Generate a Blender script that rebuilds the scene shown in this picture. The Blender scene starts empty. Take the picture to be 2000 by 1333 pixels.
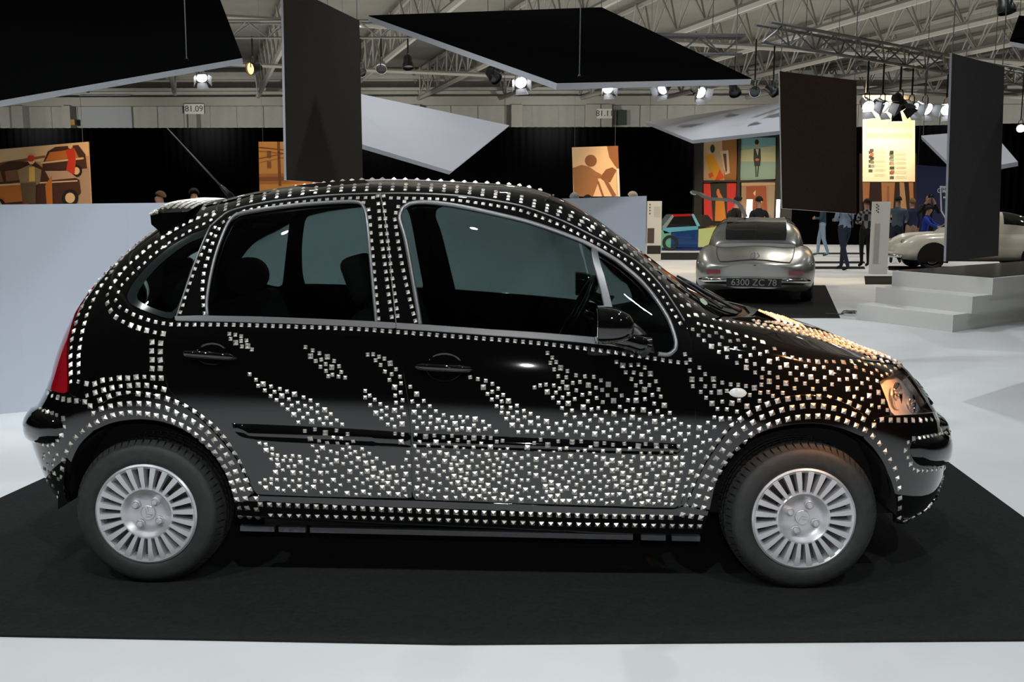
import bpy, bmesh, math, random
import numpy as np
from mathutils import Vector, Matrix
from mathutils.bvhtree import BVHTree
from mathutils.geometry import delaunay_2d_cdt

random.seed(4); RNG = np.random.RandomState(7)
SC = bpy.context.scene
COL = SC.collection
PI = math.pi

# ------------------------------------------------------------------ camera, exposure, world, lights
F_PX = 1900.0
CAM = np.array([1.4608, -4.3072, 1.4229]); YAW, PITCH = 0.023574, 0.135208
cy_, sy_, cp_, sp_ = math.cos(YAW), math.sin(YAW), math.cos(PITCH), math.sin(PITCH)
FWD = np.array([-sy_*cp_, cy_*cp_, -sp_]); RGT = np.array([cy_, sy_, 0.0]); UPV = np.cross(RGT, FWD)
cd = bpy.data.cameras.new('main_camera'); cam = bpy.data.objects.new('main_camera', cd); COL.objects.link(cam)
cd.sensor_fit = 'HORIZONTAL'; cd.sensor_width = 36.0; cd.lens = F_PX/2000*36; cd.clip_end = 300
M = Matrix.Identity(4)
for r in range(3):
    M[r][0], M[r][1], M[r][2], M[r][3] = RGT[r], UPV[r], -FWD[r], CAM[r]
cam.matrix_world = M
SC.camera = cam
SC.view_settings.view_transform = 'Standard'; SC.view_settings.look = 'None'
SC.view_settings.gamma = 1.0; SC.view_settings.use_curve_mapping = False
SC.view_settings.exposure = 0.0
W = bpy.data.worlds.new('hall_air'); SC.world = W; W.use_nodes = True
W.node_tree.nodes['Background'].inputs[0].default_value = (0.75, 0.78, 0.85, 1)
W.node_tree.nodes['Background'].inputs[1].default_value = 0.02

def aim(o, target):
    d = Vector(target) - o.location
    o.rotation_euler = d.to_track_quat('-Z', 'Y').to_euler()

def area(name, loc, target, power, sx, sy, color=(1, 1, 1), spread=PI):
    l = bpy.data.lights.new(name, 'AREA'); l.shape = 'RECTANGLE'; l.size = sx; l.size_y = sy
    l.energy = power; l.color = color; l.spread = spread
    o = bpy.data.objects.new(name, l); COL.objects.link(o); o.location = loc; aim(o, target); return o

def spot(name, loc, target, power, angle=40, color=(1, 1, 1), radius=0.12, blend=0.6):
    l = bpy.data.lights.new(name, 'SPOT'); l.energy = power; l.spot_size = math.radians(angle)
    l.spot_blend = blend; l.shadow_soft_size = radius; l.color = color
    o = bpy.data.objects.new(name, l); COL.objects.link(o); o.location = loc; aim(o, target); return o

# the hall's own lighting: rows of spots on the rig, cool metal halide and warm halogen, plus added unseen fills
for lx in (-4.5, -1.5, 1.5, 4.5, 7.5):
    for ly, pw in ((-4.3, 430), (1.2, 170), (5.2, 330), (9.5, 330)):
        spot('hall_spot', (lx+0.35*math.sin(3*ly), ly, 5.6), (lx*.9, ly*.9+.3, 0), pw*((.35 if 0 < ly < 6 else .6) if lx > 6 else .85 if lx > 4 else 1), 120, (0.93, 0.97, 1.0), 0.07, 0.9)
for lx in (-8, -3, 2, 7, 12, 17):
    for ly in (15, 21, 27, 33): spot('hall_spot', (lx, ly, 6.0), (lx, ly, 0), 420, 125, (1.0, 0.96, 0.90), 0.08, 0.9)
for lx in range(-26, 30, 7): spot('far_wall_fill', (lx, 35.2, 5.0), (lx, 40, 4.6), 420, 130, (1.0, 0.97, 0.88), 0.08, 0.9)  # unseen fill row added to brighten the far wall above the curtain
area('ceiling_fill', (6, 22, 4.4), (6, 22, 8), 1500, 34, 20, (1.0, 0.97, 0.88))  # unseen fill added below the roof to lift the ceiling, no such fixture
spot('rig_spot_warm', (4.5, 2.6, 4.3), (2.62, 0.08, 0.90), 900, 11.5, (1.0, 0.38, 0.09), 0.10, 0.9)
spot('rig_spot_warm', (5.7, -1.1, 4.3), (2.62, -0.20, 0.90), 3000, 9.5, (1.0, 0.38, 0.09), 0.08, 1.0)
spot('rig_spot_warm', (5.0, -3.0, 4.6), (2.60, -0.62, 0.86), 4600, 9, (1.0, 0.36, 0.08), 0.08, 1.0)
for wx in (-2.6, -0.8, 1.0, 2.8): spot('partition_fill', (wx, 1.25, 5.4), (wx, 2.75, 0.7), 250, 50, (0.86, 0.93, 1.0), 0.07, 0.9)  # added fills that brighten the partition, also as seen through the car windows
for tx_, ty_, tz_, pw in ((-3.3, 9.0, 2.0, 260), (-1.5, 16.0, 2.2, 330), (4.4, 18.0, 2.2, 330), (10.2, 30.0, 2.6, 420), (8.0, 24.0, 2.2, 300)):
    spot('poster_fill', (tx_+.6, ty_-3.2, 4.9), (tx_, ty_, tz_), pw*2.2, 52, (1.0, .72, .42), 0.08)  # warm fills added to lift the dull posters and pictures, no lamps modelled
spot('board_spot', (7.85, 13.2, 3.55), (7.6, 14.5, 2.7), 330, 95, (1.0, .74, .42), 0.06)
spot('rig_spot_cool', (-1.8, -1.0, 4.8), (-1.4, 2.2, 0.9), 160, 60, (0.82, 0.9, 1.0), 0.15)
flash = spot('camera_flash', (1.50, -4.30, 1.60), (1.5, 0, 0.75), 110, 66, (1, 0.99, 0.97), 0.012, 0.8)

def ray(px, py):
    return FWD + RGT*(px-1000)/F_PX + UPV*(666.5-py)/F_PX
def unp(px, py, Y):          # a point of the vertical plane y=Y
    d = ray(px, py); return CAM + d*((Y-CAM[1])/d[1])
def flr(px, py, z=0.0):      # a point of the horizontal plane z
    d = ray(px, py); return CAM + d*((z-CAM[2])/d[2])
def dep(px, py, Z):          # a point at distance Z along the axis
    return CAM + ray(px, py)*Z
def project(P):
    d = np.asarray(P) - CAM; z = d@FWD
    return np.stack([1000+F_PX*(d@RGT)/z, 666.5-F_PX*(d@UPV)/z], -1)

# ------------------------------------------------------------------ materials
MATS = {}
def mat(name, col, rough=0.5, metal=0.0, coat=0.0, noise=0.0, nscale=20, bump=0.0, emit=None, estr=1.0, spec=None, alpha=None, coords='Object'):
    if name in MATS: return MATS[name]
    m = bpy.data.materials.new(name); m.use_nodes = True; nt = m.node_tree; b = nt.nodes['Principled BSDF']
    b.inputs['Base Color'].default_value = (*col, 1); b.inputs['Roughness'].default_value = rough
    b.inputs['Metallic'].default_value = metal; b.inputs['Coat Weight'].default_value = coat
    b.inputs['Coat Roughness'].default_value = 0.015
    if spec is not None: b.inputs['Specular IOR Level'].default_value = spec
    if emit: b.inputs['Emission Color'].default_value = (*emit, 1); b.inputs['Emission Strength'].default_value = estr
    if noise or bump:
        tc = nt.nodes.new('ShaderNodeTexCoord'); n = nt.nodes.new('ShaderNodeTexNoise')
        n.inputs['Scale'].default_value = nscale; n.inputs['Detail'].default_value = 5
        nt.links.new(tc.outputs[coords], n.inputs['Vector'])
        if noise:
            r = nt.nodes.new('ShaderNodeValToRGB')
            r.color_ramp.elements[0].position = 0.3; r.color_ramp.elements[1].position = 0.7
            r.color_ramp.elements[0].color = (*[c*(1-noise) for c in col], 1)
            r.color_ramp.elements[1].color = (*[min(1, c*(1+noise)) for c in col], 1)
            nt.links.new(n.outputs['Fac'], r.inputs['Fac']); nt.links.new(r.outputs['Color'], b.inputs['Base Color'])
        if bump:
            bp = nt.nodes.new('ShaderNodeBump'); bp.inputs['Strength'].default_value = bump; bp.inputs['Distance'].default_value = 0.01
            nt.links.new(n.outputs['Fac'], bp.inputs['Height']); nt.links.new(bp.outputs['Normal'], b.inputs['Normal'])
    MATS[name] = m; return m

def glass(name, tint, ior=1.5, rough=0.0, mult=1.0):
    if name in MATS: return MATS[name]
    m = bpy.data.materials.new(name); m.use_nodes = True; nt = m.node_tree; nt.nodes.clear()
    o = nt.nodes.new('ShaderNodeOutputMaterial'); mx = nt.nodes.new('ShaderNodeMixShader')
    t = nt.nodes.new('ShaderNodeBsdfTransparent'); g = nt.nodes.new('ShaderNodeBsdfGlossy'); fr = nt.nodes.new('ShaderNodeFresnel')
    t.inputs['Color'].default_value = (*tint, 1); g.inputs['Roughness'].default_value = rough; fr.inputs['IOR'].default_value = ior
    if mult != 1.0:
        ml = nt.nodes.new('ShaderNodeMath'); ml.operation = 'MULTIPLY'; ml.inputs[1].default_value = mult
        nt.links.new(fr.outputs[0], ml.inputs[0]); nt.links.new(ml.outputs[0], mx.inputs[0])
    else: nt.links.new(fr.outputs[0], mx.inputs[0])
    nt.links.new(t.outputs[0], mx.inputs[1]); nt.links.new(g.outputs[0], mx.inputs[2]); nt.links.new(mx.outputs[0], o.inputs[0])
    MATS[name] = m; return m

PAINT = mat('black_gloss_paint', (0.0025, 0.0025, 0.0026), 0.03, 0, 1.0)
PLAST = mat('black_satin_plastic', (0.008, 0.008, 0.008), 0.35)
DARK = mat('matt_black_lining', (0.004, 0.004, 0.004), 0.9)
TRIM = mat('grey_trim', (0.22, 0.22, 0.225), 0.34, 0.7)
CHROME = mat('chrome', (0.82, 0.82, 0.82), 0.08, 1.0)
STEEL = mat('polished_stud_metal', (0.92, 0.88, 0.80), 0.34, 1.0)
SILVER = mat('silver_wheel_paint', (0.62, 0.62, 0.64), 0.32, 0.55, 0.3)
RUBBER = mat('tyre_rubber', (0.022, 0.023, 0.022), 0.62, 0, 0, 0.25, 40, 0.15)
TINT = glass('tinted_window_glass', (0.39, 0.465, 0.43))
CLEAR = glass('clear_glass', (0.80, 0.85, 0.83))

# ------------------------------------------------------------------ object helpers
def link(o, parent=None):
    COL.objects.link(o)
    if parent is not None: o.parent = parent
    return o
def me_obj(name, verts, faces, m, parent=None, smooth=False, normals=None, mids=None):
    me = bpy.data.meshes.new(name)
    me.from_pydata([tuple(map(float, v)) for v in verts], [], [tuple(map(int, f)) for f in faces])
    for mm in (m if isinstance(m, (list, tuple)) else [m]): me.materials.append(mm)
    if mids is not None: me.polygons.foreach_set('material_index', list(mids))
    if smooth or normals is not None: me.polygons.foreach_set('use_smooth', [True]*len(me.polygons))
    me.update()
    if normals is not None: me.normals_split_custom_set_from_vertices([tuple(map(float, n)) for n in normals])
    return link(bpy.data.objects.new(name, me), parent)
def bm_obj(name, bm, m, parent=None, smooth=False):
    me = bpy.data.meshes.new(name); bm.to_mesh(me); bm.free()
    for mm in (m if isinstance(m, (list, tuple)) else [m]): me.materials.append(mm)
    if smooth: me.polygons.foreach_set('use_smooth', [True]*len(me.polygons))
    return link(bpy.data.objects.new(name, me), parent)
def tag(o, label=None, cat=None, group=None, kind=None):
    if label: o['label'] = label
    if cat: o['category'] = cat
    if group: o['group'] = group
    if kind: o['kind'] = kind
    return o
def thing(name, loc, label, cat, group=None, rz=0.0):
    o = bpy.data.objects.new(name, None); COL.objects.link(o); o.location = loc; o.rotation_euler = (0, 0, rz)
    o.empty_display_size = 0.1
    return tag(o, label, cat, group)
def copy_tree(o, parent=None):
    c = o.copy(); COL.objects.link(c)
    if parent is not None: c.parent = parent
    for ch in list(o.children): copy_tree(ch, c)
    return c

class MB:
    def __init__(s): s.v = []; s.f = []; s.mi = []
    def add(s, vs, fs, mi=0):
        n = len(s.v); s.v += [tuple(v) for v in vs]; s.f += [tuple(i+n for i in f) for f in fs]; s.mi += [mi]*len(fs); return s
    def box(s, lo, hi, mi=0, rot=None, org=(0, 0, 0)):
        vs = [Vector((x, y, z)) for z in (lo[2], hi[2]) for y in (lo[1], hi[1]) for x in (lo[0], hi[0])]
        if rot is not None: vs = [rot@v+Vector(org) for v in vs]
        return s.add(vs, [(0, 2, 3, 1), (4, 5, 7, 6), (0, 1, 5, 4), (2, 6, 7, 3), (0, 4, 6, 2), (1, 3, 7, 5)], mi)
    def tube(s, pts, r, n=8, mi=0, caps=True, closed=False):
        pts = [Vector(p) for p in pts]; N = len(pts); rs = r if isinstance(r, (list, tuple)) else [r]*N
        rings = []; prev = None
        for i, p in enumerate(pts):
            a = pts[(i-1) % N] if (closed or i > 0) else p; b = pts[(i+1) % N] if (closed or i < N-1) else p
            d = (b-a).normalized()
            if prev is None:
                ref = Vector((0, 0, 1)) if abs(d.z) < 0.9 else Vector((1, 0, 0)); x = d.cross(ref).normalized()
            else: x = (prev - d*prev.dot(d)).normalized()
            prev = x; y = d.cross(x)
            rings.append([p + (x*math.cos(2*PI*k/n) + y*math.sin(2*PI*k/n))*rs[i] for k in range(n)])
        vs = [v for rg in rings for v in rg]; fs = []
        for i in range(N if closed else N-1):
            j = (i+1) % N
            for k in range(n):
                fs.append((i*n+k, i*n+(k+1) % n, j*n+(k+1) % n, j*n+k))
        if caps and not closed: fs.append(tuple(range(n))[::-1]); fs.append(tuple((N-1)*n+k for k in range(n)))
        return s.add(vs, fs, mi)
    def lathe(s, prof, n, axis='Y', org=(0, 0, 0), mi=0, closed=False, a0=0.0):
        # prof: (radius, height along axis)
        vs = []; N = len(prof); o = Vector(org)
        for (r, h) in prof:
            for k in range(n):
                a = a0+2*PI*k/n; c, q = r*math.cos(a), r*math.sin(a)
                vs.append(o + (Vector((c, h, q)) if axis == 'Y' else Vector((c, q, h)) if axis == 'Z' else Vector((h, c, q))))
        fs = []
        for i in range(N if closed else N-1):
            j = (i+1) % N
            for k in range(n): fs.append((i*n+k, i*n+(k+1) % n, j*n+(k+1) % n, j*n+k))
        return s.add(vs, fs, mi)
    def prism(s, pts, off, mi=0):    # planar polygon extruded by vector off
        n = len(pts); o = Vector(off); a = [Vector(p) for p in pts]; b = [p+o for p in a]
        fs = [tuple(range(n)), tuple(range(n, 2*n))[::-1]] + [(i, i+n, (i+1) % n+n, (i+1) % n) for i in range(n)]
        return s.add(a+b, fs, mi)
    def build(s, name, m, parent=None, smooth=False, fix=True):
        me = bpy.data.meshes.new(name); me.from_pydata([tuple(map(float, v)) for v in s.v], [], s.f)
        for mm in (m if isinstance(m, (list, tuple)) else [m]): me.materials.append(mm)
        me.polygons.foreach_set('material_index', s.mi)
        if fix:
            bm = bmesh.new(); bm.from_mesh(me); bmesh.ops.recalc_face_normals(bm, faces=bm.faces); bm.to_mesh(me); bm.free()
        if smooth:
            me.polygons.foreach_set('use_smooth', [True]*len(me.polygons))
            if smooth != True: me.set_sharp_from_angle(angle=math.radians(smooth))
        me.update()
        return link(bpy.data.objects.new(name, me), parent)
# ------------------------------------------------------------------ hall shell
def struct(o): o['kind'] = 'structure'; return o
WHITE = mat('white_paint', (0.72, 0.73, 0.75), 0.55)
FLOORM = mat('white_floor_carpet', (0.66, 0.67, 0.67), 0.75, 0, 0, 0.05, 1.2, 0.12)
BLACKM = mat('black_mat_felt', (0.016, 0.017, 0.016), 0.95, 0, 0, 0.2, 60, 0.3, spec=0.1)
CURT = mat('black_curtain', (0.0025, 0.0025, 0.0028), 0.95, spec=0.0)
GREYW = mat('grey_wall_paint', (0.34, 0.34, 0.31), 0.7, 0, 0, 0.08, 2)
CEILM = mat('grey_ceiling', (0.17, 0.165, 0.145), 0.8, 0, 0, 0.15, 0.6)
TRUSSM = mat('grey_painted_steel', (0.27, 0.26, 0.235), 0.5)
m = MB(); m.box((-34, -16, -.12), (46, 41, 0)); struct(m.build('floor', FLOORM))
m = MB(); m.box((-34, -16, 7.6), (46, 41, 7.75)); CEIL = struct(m.build('ceiling', CEILM))
# roof sheets' ribs
m = MB(); m.box((-34, 40, 0), (46, 40.3, 7.6)); WB = struct(m.build('wall_back', GREYW))
pw = 1.15; i = 0
proto = None
for k in range(66):
    x0 = -33.5+k*1.2
    if proto is None:
        m = MB(); m.box((.02, -.05, 0), (1.17, 0.0, 2.4)); proto = m.build('wall_panel', GREYW, WB); proto.location = (x0, 40, 3.6)
    else:
        c = proto.copy(); COL.objects.link(c); c.parent = WB; c.location = (x0, 40, 3.6)
for nm, lo, hi in (('wall_left', (-34.3, -16, 0), (-34, 41, 7.6)), ('wall_right', (46, -16, 0), (46.3, 41, 7.6)), ('wall_front', (-34, -16.3, 0), (46, -16, 7.6))):
    m = MB(); m.box(lo, hi); struct(m.build(nm, GREYW if nm != 'wall_front' else CURT))
# beams and pipes along the back wall
for i, (z, h, dpt) in enumerate(((5.95, .38, .5), (6.55, .12, .9), (7.0, .14, 1.2))):
    m = MB(); m.box((-34, 40-dpt, z), (46, 40-dpt+.3, z+h)); struct(m.build('trim_%d' % (i+1), TRUSSM))
def at_depth(px, py, Y): return Vector(unp(px, py, Y))
def wall_post(px, w, px2=None):
    c = unp(px, 300, 39.6); m = MB(); m.box((c[0]-w/2, 39.3, 0), (c[0]+w/2, 39.9, 5.95)); struct(m.build('wall_column', TRUSSM))
for px, w in ((140, .34), (383, .36), (1010, .5), (1157, .7), (1182, .5), (45, .5), (780, .6), (810, .6)): wall_post(px, w)
# black curtain round the back of the show, hung in folds
def curtain(name, p0, p1, h, label, folds):
    P0, P1 = Vector((*p0, 0)), Vector((*p1, 0)); d = P1-P0; n = Vector((d.y, -d.x, 0)).normalized(); N = folds*4; vs = []
    for i in range(N+1):
        q = P0+d*(i/N)+n*(.05*math.sin(i*PI/2+.6)); vs += [(q.x, q.y, 0.0), (q.x, q.y, h)]
    o = me_obj(name, vs, [(2*i, 2*i+2, 2*i+3, 2*i+1) for i in range(N)], CURT, None, True); return tag(o, label, 'curtain')
curtain('black_curtain', (-33, 36.5), (11.5, 36.5), 4.75, 'long black curtain hung across the back below the grey hall wall', 150)
curtain('black_curtain', (11.8, 35.5), (30, 30.5), 4.6, 'black curtain behind the white car at the right', 70)
curtain('black_curtain', (-33.2, -15.5), (-33.2, 36), 4.7, 'black curtain along the left side of the hall', 90)
# roof structure: lattice joists running one way, tie beams the other
D1 = Vector((-.324, .946, 0)); D2 = Vector((.946, .324, 0))
def joist(s):
    o0 = D2*s+Vector((4, 14, 0)); L0, L1 = -14.0, 28.0
    m = MB(); a, b = o0+D1*L0, o0+D1*L1
    m.tube([a+Vector((0, 0, 7.45)), b+Vector((0, 0, 7.45))], .09, 6); r = struct(m.build('roof_joist', TRUSSM))
    m = MB(); m.tube([a+Vector((0, 0, 6.25)), b+Vector((0, 0, 6.25))], .10, 6); m.build('bottom_chord', TRUSSM, r)
    m = MB(); n = 26
    for k in range(n):
        q0 = o0+D1*(L0+(L1-L0)*k/n); q1 = o0+D1*(L0+(L1-L0)*(k+.5)/n); q2 = o0+D1*(L0+(L1-L0)*(k+1)/n)
        for sgn in (-.16, .16):
            m.tube([q0+Vector((0, 0, 6.25)), q1+D2*sgn+Vector((0, 0, 7.45))], .03, 5); m.tube([q1+D2*sgn+Vector((0, 0, 7.45)), q2+Vector((0, 0, 6.25))], .03, 5)
    w = m.build('lattice_rods', TRUSSM, r); w['kind'] = 'stuff'
for s in np.arange(-16, 30, 3.4): joist(float(s))
for t in (-6, 1.5, 9, 17):
    o0 = D1*t+Vector((4, 14, 6.05)); m = MB(); m.tube([o0-D2*22, o0+D2*32], .075, 6); struct(m.build('roof_tie', TRUSSM))

# ------------------------------------------------------------------ mat, low white wall
mp = [(-1.33, -1.235), (1.2, -1.28), (3.64, -1.185), (3.86, 2.05), (-1.0, 2.02)]
m = MB(); m.prism([(x, y, .0) for x, y in mp], (0, 0, .008)); tag(m.build('floor_mat', BLACKM), 'large black felt mat under the studded car', 'mat')
LW = mat('white_partition_paint', (0.60, 0.64, 0.71), 0.6)
fx_ = float(unp(253, 500, 2.58)[0])
segs = [((-3.6, 1.45), (-2.13, 2.36), 1.44, 1.452), ((-2.13, 2.36), (fx_, 2.58), 1.452, 1.462), ((fx_, 2.58), (1.75, 3.1), 1.462, 1.50), ((1.75, 3.1), None, 1.50, 1.525)]
e = unp(1262, 440, 3.35); segs[3] = ((1.75, 3.1), (float(e[0]), 3.35), 1.50, 1.522)
PART = thing('partition_wall', (0, 0, 0), 'low white folding partition wall standing behind the studded car', 'partition')
for a, b, za, zb in segs:
    d = Vector((b[0]-a[0], b[1]-a[1], 0)); n = Vector((-d.y, d.x, 0)).normalized()*.06
    A, B = Vector((*a, 0)), Vector((*b, 0)); B = B+d.normalized()*.0
    m = MB(); m.add([A, B, B+Vector((0, 0, zb)), A+Vector((0, 0, za)), A+n, B+n, B+n+Vector((0, 0, zb)), A+n+Vector((0, 0, za))], [(0,1,2,3),(5,4,7,6),(3,2,6,7),(0,3,7,4),(1,5,6,2),(0,4,5,1)]); m.build('wall_panel', LW, PART)
# ------------------------------------------------------------------ the studded car: body surface
CAR = thing('studded_car', (0, 0, 0), 'black five-door hatchback covered in silver pyramid studs, parked on a black mat', 'car')

G = np.array([
 # under edge
 [(-.40,0,.30),(-.38,.40,.30),(-.36,.58,.29),(-.30,.64,.27),(0,.66,.24),(.35,.68,.24),(.87,.68,.22),(1.3,.68,.21),(1.65,.68,.20),(2.0,.68,.19),(2.3,.66,.19),(2.6,.64,.20),(2.88,.56,.20),(3.00,.36,.20),(3.04,0,.20)],
 [(-.50,0,.27),(-.48,.42,.27),(-.42,.62,.27),(-.30,.70,.27),(0,.755,.26),(.35,.775,.26),(.87,.78,.24),(1.3,.78,.225),(1.65,.78,.21),(2.0,.775,.20),(2.3,.765,.20),(2.6,.74,.21),(2.93,.63,.225),(3.08,.40,.225),(3.14,0,.225)],
 [(-.57,0,.40),(-.55,.42,.40),(-.48,.645,.40),(-.33,.75,.40),(0,.80,.40),(.35,.812,.40),(.87,.815,.39),(1.3,.815,.38),(1.65,.815,.37),(2.0,.81,.37),(2.3,.805,.38),(2.6,.78,.38),(2.97,.65,.39),(3.13,.42,.39),(3.19,0,.39)],
 [(-.61,0,.58),(-.585,.43,.58),(-.505,.665,.58),(-.34,.77,.58),(0,.822,.58),(.35,.83,.58),(.87,.833,.57),(1.3,.833,.56),(1.65,.832,.55),(2.0,.828,.55),(2.3,.822,.55),(2.6,.80,.55),(2.95,.66,.54),(3.12,.42,.54),(3.19,0,.54)],
 [(-.54,0,.72),(-.515,.43,.72),(-.43,.65,.72),(-.31,.765,.72),(0,.82,.73),(.35,.828,.75),(.87,.83,.75),(1.3,.83,.74),(1.65,.828,.73),(2.0,.823,.72),(2.3,.815,.71),(2.6,.79,.70),(2.885,.66,.67),(3.05,.42,.655),(3.12,0,.65)],
 [(-.49,0,.85),(-.468,.42,.85),(-.39,.635,.85),(-.26,.74,.85),(0,.805,.87),(.35,.815,.88),(.87,.816,.88),(1.3,.815,.86),(1.65,.812,.85),(2.0,.806,.83),(2.3,.797,.81),(2.6,.768,.79),(2.835,.66,.755),(2.985,.42,.745),(3.06,0,.735)],
 [(-.42,0,1.0),(-.40,.41,1.0),(-.33,.60,1.0),(-.19,.70,1.0),(0.0,.765,1.0),(.35,.785,.998),(.87,.79,.985),(1.3,.79,.967),(1.65,.787,.945),(2.0,.783,.905),(2.3,.772,.885),(2.6,.735,.845),(2.80,.65,.805),(2.94,.42,.79),(3.01,0,.775)],
 [(-.24,0,1.22),(-.225,.38,1.22),(-.16,.53,1.22),(-.03,.62,1.22),(.12,.67,1.22),(.40,.70,1.24),(.87,.705,1.24),(1.3,.71,1.22),(1.65,.715,1.14),(1.97,.735,1.0),(2.3,.725,.935),(2.58,.685,.885),(2.75,.61,.845),(2.88,.40,.825),(2.95,0,.805)],
 [(-.05,0,1.37),(-.04,.34,1.37),(.02,.48,1.36),(.13,.545,1.36),(.28,.575,1.41),(.50,.59,1.455),(.87,.60,1.482),(1.25,.61,1.442),(1.62,.63,1.32),(1.98,.675,1.06),(2.28,.655,.968),(2.54,.62,.91),(2.70,.55,.868),(2.82,.37,.845),(2.89,0,.825)],
 [(.02,0,1.42),(.03,.28,1.42),(.09,.40,1.42),(.19,.46,1.43),(.32,.49,1.465),(.52,.505,1.495),(.87,.515,1.517),(1.25,.53,1.488),(1.64,.555,1.39),(2.05,.60,1.06),(2.31,.58,.982),(2.53,.55,.929),(2.67,.48,.888),(2.77,.32,.868),(2.83,0,.85)],
 [(.08,0,1.452),(.09,.15,1.455),(.14,.22,1.46),(.22,.25,1.473),(.35,.27,1.50),(.54,.28,1.525),(.87,.29,1.543),(1.25,.295,1.525),(1.63,.31,1.44),(2.12,.33,1.07),(2.36,.33,.99),(2.56,.32,.943),(2.66,.27,.912),(2.72,.17,.897),(2.76,0,.885)],
 [(.13,0,1.465),(.15,0,1.47),(.20,0,1.475),(.27,0,1.485),(.38,0,1.508),(.56,0,1.533),(.87,0,1.55),(1.25,0,1.535),(1.62,0,1.455),(2.15,0,1.08),(2.385,0,.995),(2.54,0,.955),(2.63,0,.928),(2.68,0,.912),(2.70,0,.905)],
])
G[:, :, 1] *= -1
NK, NS = G.shape[:2]

def spline_matrix(knots, xs):
    n = len(knots); h = np.diff(knots); A = np.zeros((n, n)); B = np.zeros((n, n)); A[0, 0] = A[-1, -1] = 1
    for i in range(1, n-1):
        A[i, i-1], A[i, i], A[i, i+1] = h[i-1], 2*(h[i-1]+h[i]), h[i]
        B[i, i-1] += 6/h[i-1]; B[i, i] -= 6/h[i-1]+6/h[i]; B[i, i+1] += 6/h[i]
    S = np.linalg.solve(A, B); out = np.zeros((len(xs), n))
    for r, x in enumerate(xs):
        i = min(max(np.searchsorted(knots, x)-1, 0), n-2); a = knots[i+1]-x; b = x-knots[i]; hi = h[i]
        out[r] += S[i]*(a**3/(6*hi)-hi*a/6) + S[i+1]*(b**3/(6*hi)-hi*b/6)
        out[r, i] += a/hi; out[r, i+1] += b/hi
    return out
def chord(P, axis):
    d = np.linalg.norm(np.diff(P, axis=axis), axis=2).mean(axis=1-axis); return np.concatenate([[0], np.cumsum(d)])
MU, MT = 900, 420
ku = chord(G, 1); kt = chord(G, 0); ku /= ku[-1]; kt /= kt[-1]
Au = spline_matrix(ku, np.linspace(0, 1, MU+1)); At = spline_matrix(kt, np.linspace(0, 1, MT+1))
S = np.einsum('ak,knc,bn->abc', At, G, Au)         # S[t, u]
def gauss(Aa, s, axis):
    k = np.exp(-0.5*(np.arange(-3*s, 3*s+1)/s)**2); k /= k.sum(); n = len(k)//2
    Ap = np.concatenate([2*np.take(Aa, [0], axis)-np.flip(np.take(Aa, range(1, n+1), axis), axis), Aa, 2*np.take(Aa, [-1], axis)-np.flip(np.take(Aa, range(Aa.shape[axis]-n-1, Aa.shape[axis]-1), axis), axis)], axis)
    return np.apply_along_axis(lambda v: np.convolve(v, k, 'valid'), axis, Ap)
S = gauss(gauss(S, 10, 0), 14, 1)
S[:, 0, 1] = 0; S[:, -1, 1] = 0; S[-1, :, 1] = 0; S[:, :, 1] = np.minimum(S[:, :, 1], 0)
dU = np.gradient(S, axis=1); dT = np.gradient(S, axis=0)
NRM = np.cross(dU, dT); NRM /= np.linalg.norm(NRM, axis=2, keepdims=True)+1e-12     # outward (towards -y)
if NRM[MT//3, MU//2, 1] > 0: NRM = -NRM

def bil(A, u, t):
    u = np.clip(u, 0, MU-1e-6); t = np.clip(t, 0, MT-1e-6); i = u.astype(int); j = t.astype(int); a = (u-i)[..., None]; b = (t-j)[..., None]
    return A[j, i]*(1-a)*(1-b)+A[j, i+1]*a*(1-b)+A[j+1, i]*(1-a)*b+A[j+1, i+1]*a*b
def surf(uv): uv = np.asarray(uv, float); return bil(S, uv[..., 0], uv[..., 1])
def snrm(uv):
    n = bil(NRM, np.asarray(uv)[..., 0], np.asarray(uv)[..., 1]); return n/np.linalg.norm(n, axis=-1, keepdims=True)
# ray -> (u, t)
st = 3
gi = np.arange(0, MU+1, st); gj = np.arange(0, MT+1, st); nu_, nt_ = len(gi), len(gj)
gv = S[np.ix_(gj, gi)].reshape(-1, 3)
gf = [(b*nu_+a, b*nu_+a+1, (b+1)*nu_+a+1, (b+1)*nu_+a) for b in range(nt_-1) for a in range(nu_-1)]
BODY = BVHTree.FromPolygons([tuple(v) for v in gv], gf)
PIX = project(S[::2, ::2].reshape(-1, 3)); ODIR = Vector(CAM)
def local_uv(p, i0, j0):
    # refine to the nearest sample, then a linear solve in the tangent plane
    i0 = int(np.clip(i0, 0, MU)); j0 = int(np.clip(j0, 0, MT))
    a, b = max(i0-6, 0), max(j0-6, 0); blk = S[b:j0+7, a:i0+7]
    k = np.argmin(((blk-p)**2).sum(-1)); j, i = divmod(k, blk.shape[1]); i += a; j += b
    J = np.stack([dU[j, i], dT[j, i]], 1); s = np.linalg.lstsq(J, p-S[j, i], rcond=None)[0]
    return np.array([np.clip(i+np.clip(s[0], -1, 1), 0, MU), np.clip(j+np.clip(s[1], -1, 1), 0, MT)])
def uvp(px, py):
    loc, n, idx, d = BODY.ray_cast(ODIR, Vector(ray(px, py)))
    if loc is None or loc.y > 0.02:
        k = np.argmin(((PIX-np.array([px, py]))**2).sum(-1)); j, i = divmod(k, S[::2, ::2].shape[1]); return np.array([2.0*i, 2.0*j])
    b, a = divmod(idx, nu_-1); return local_uv(np.array(loc), gi[a], gj[b])
SF = S[::3, ::3].reshape(-1, 3)
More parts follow.
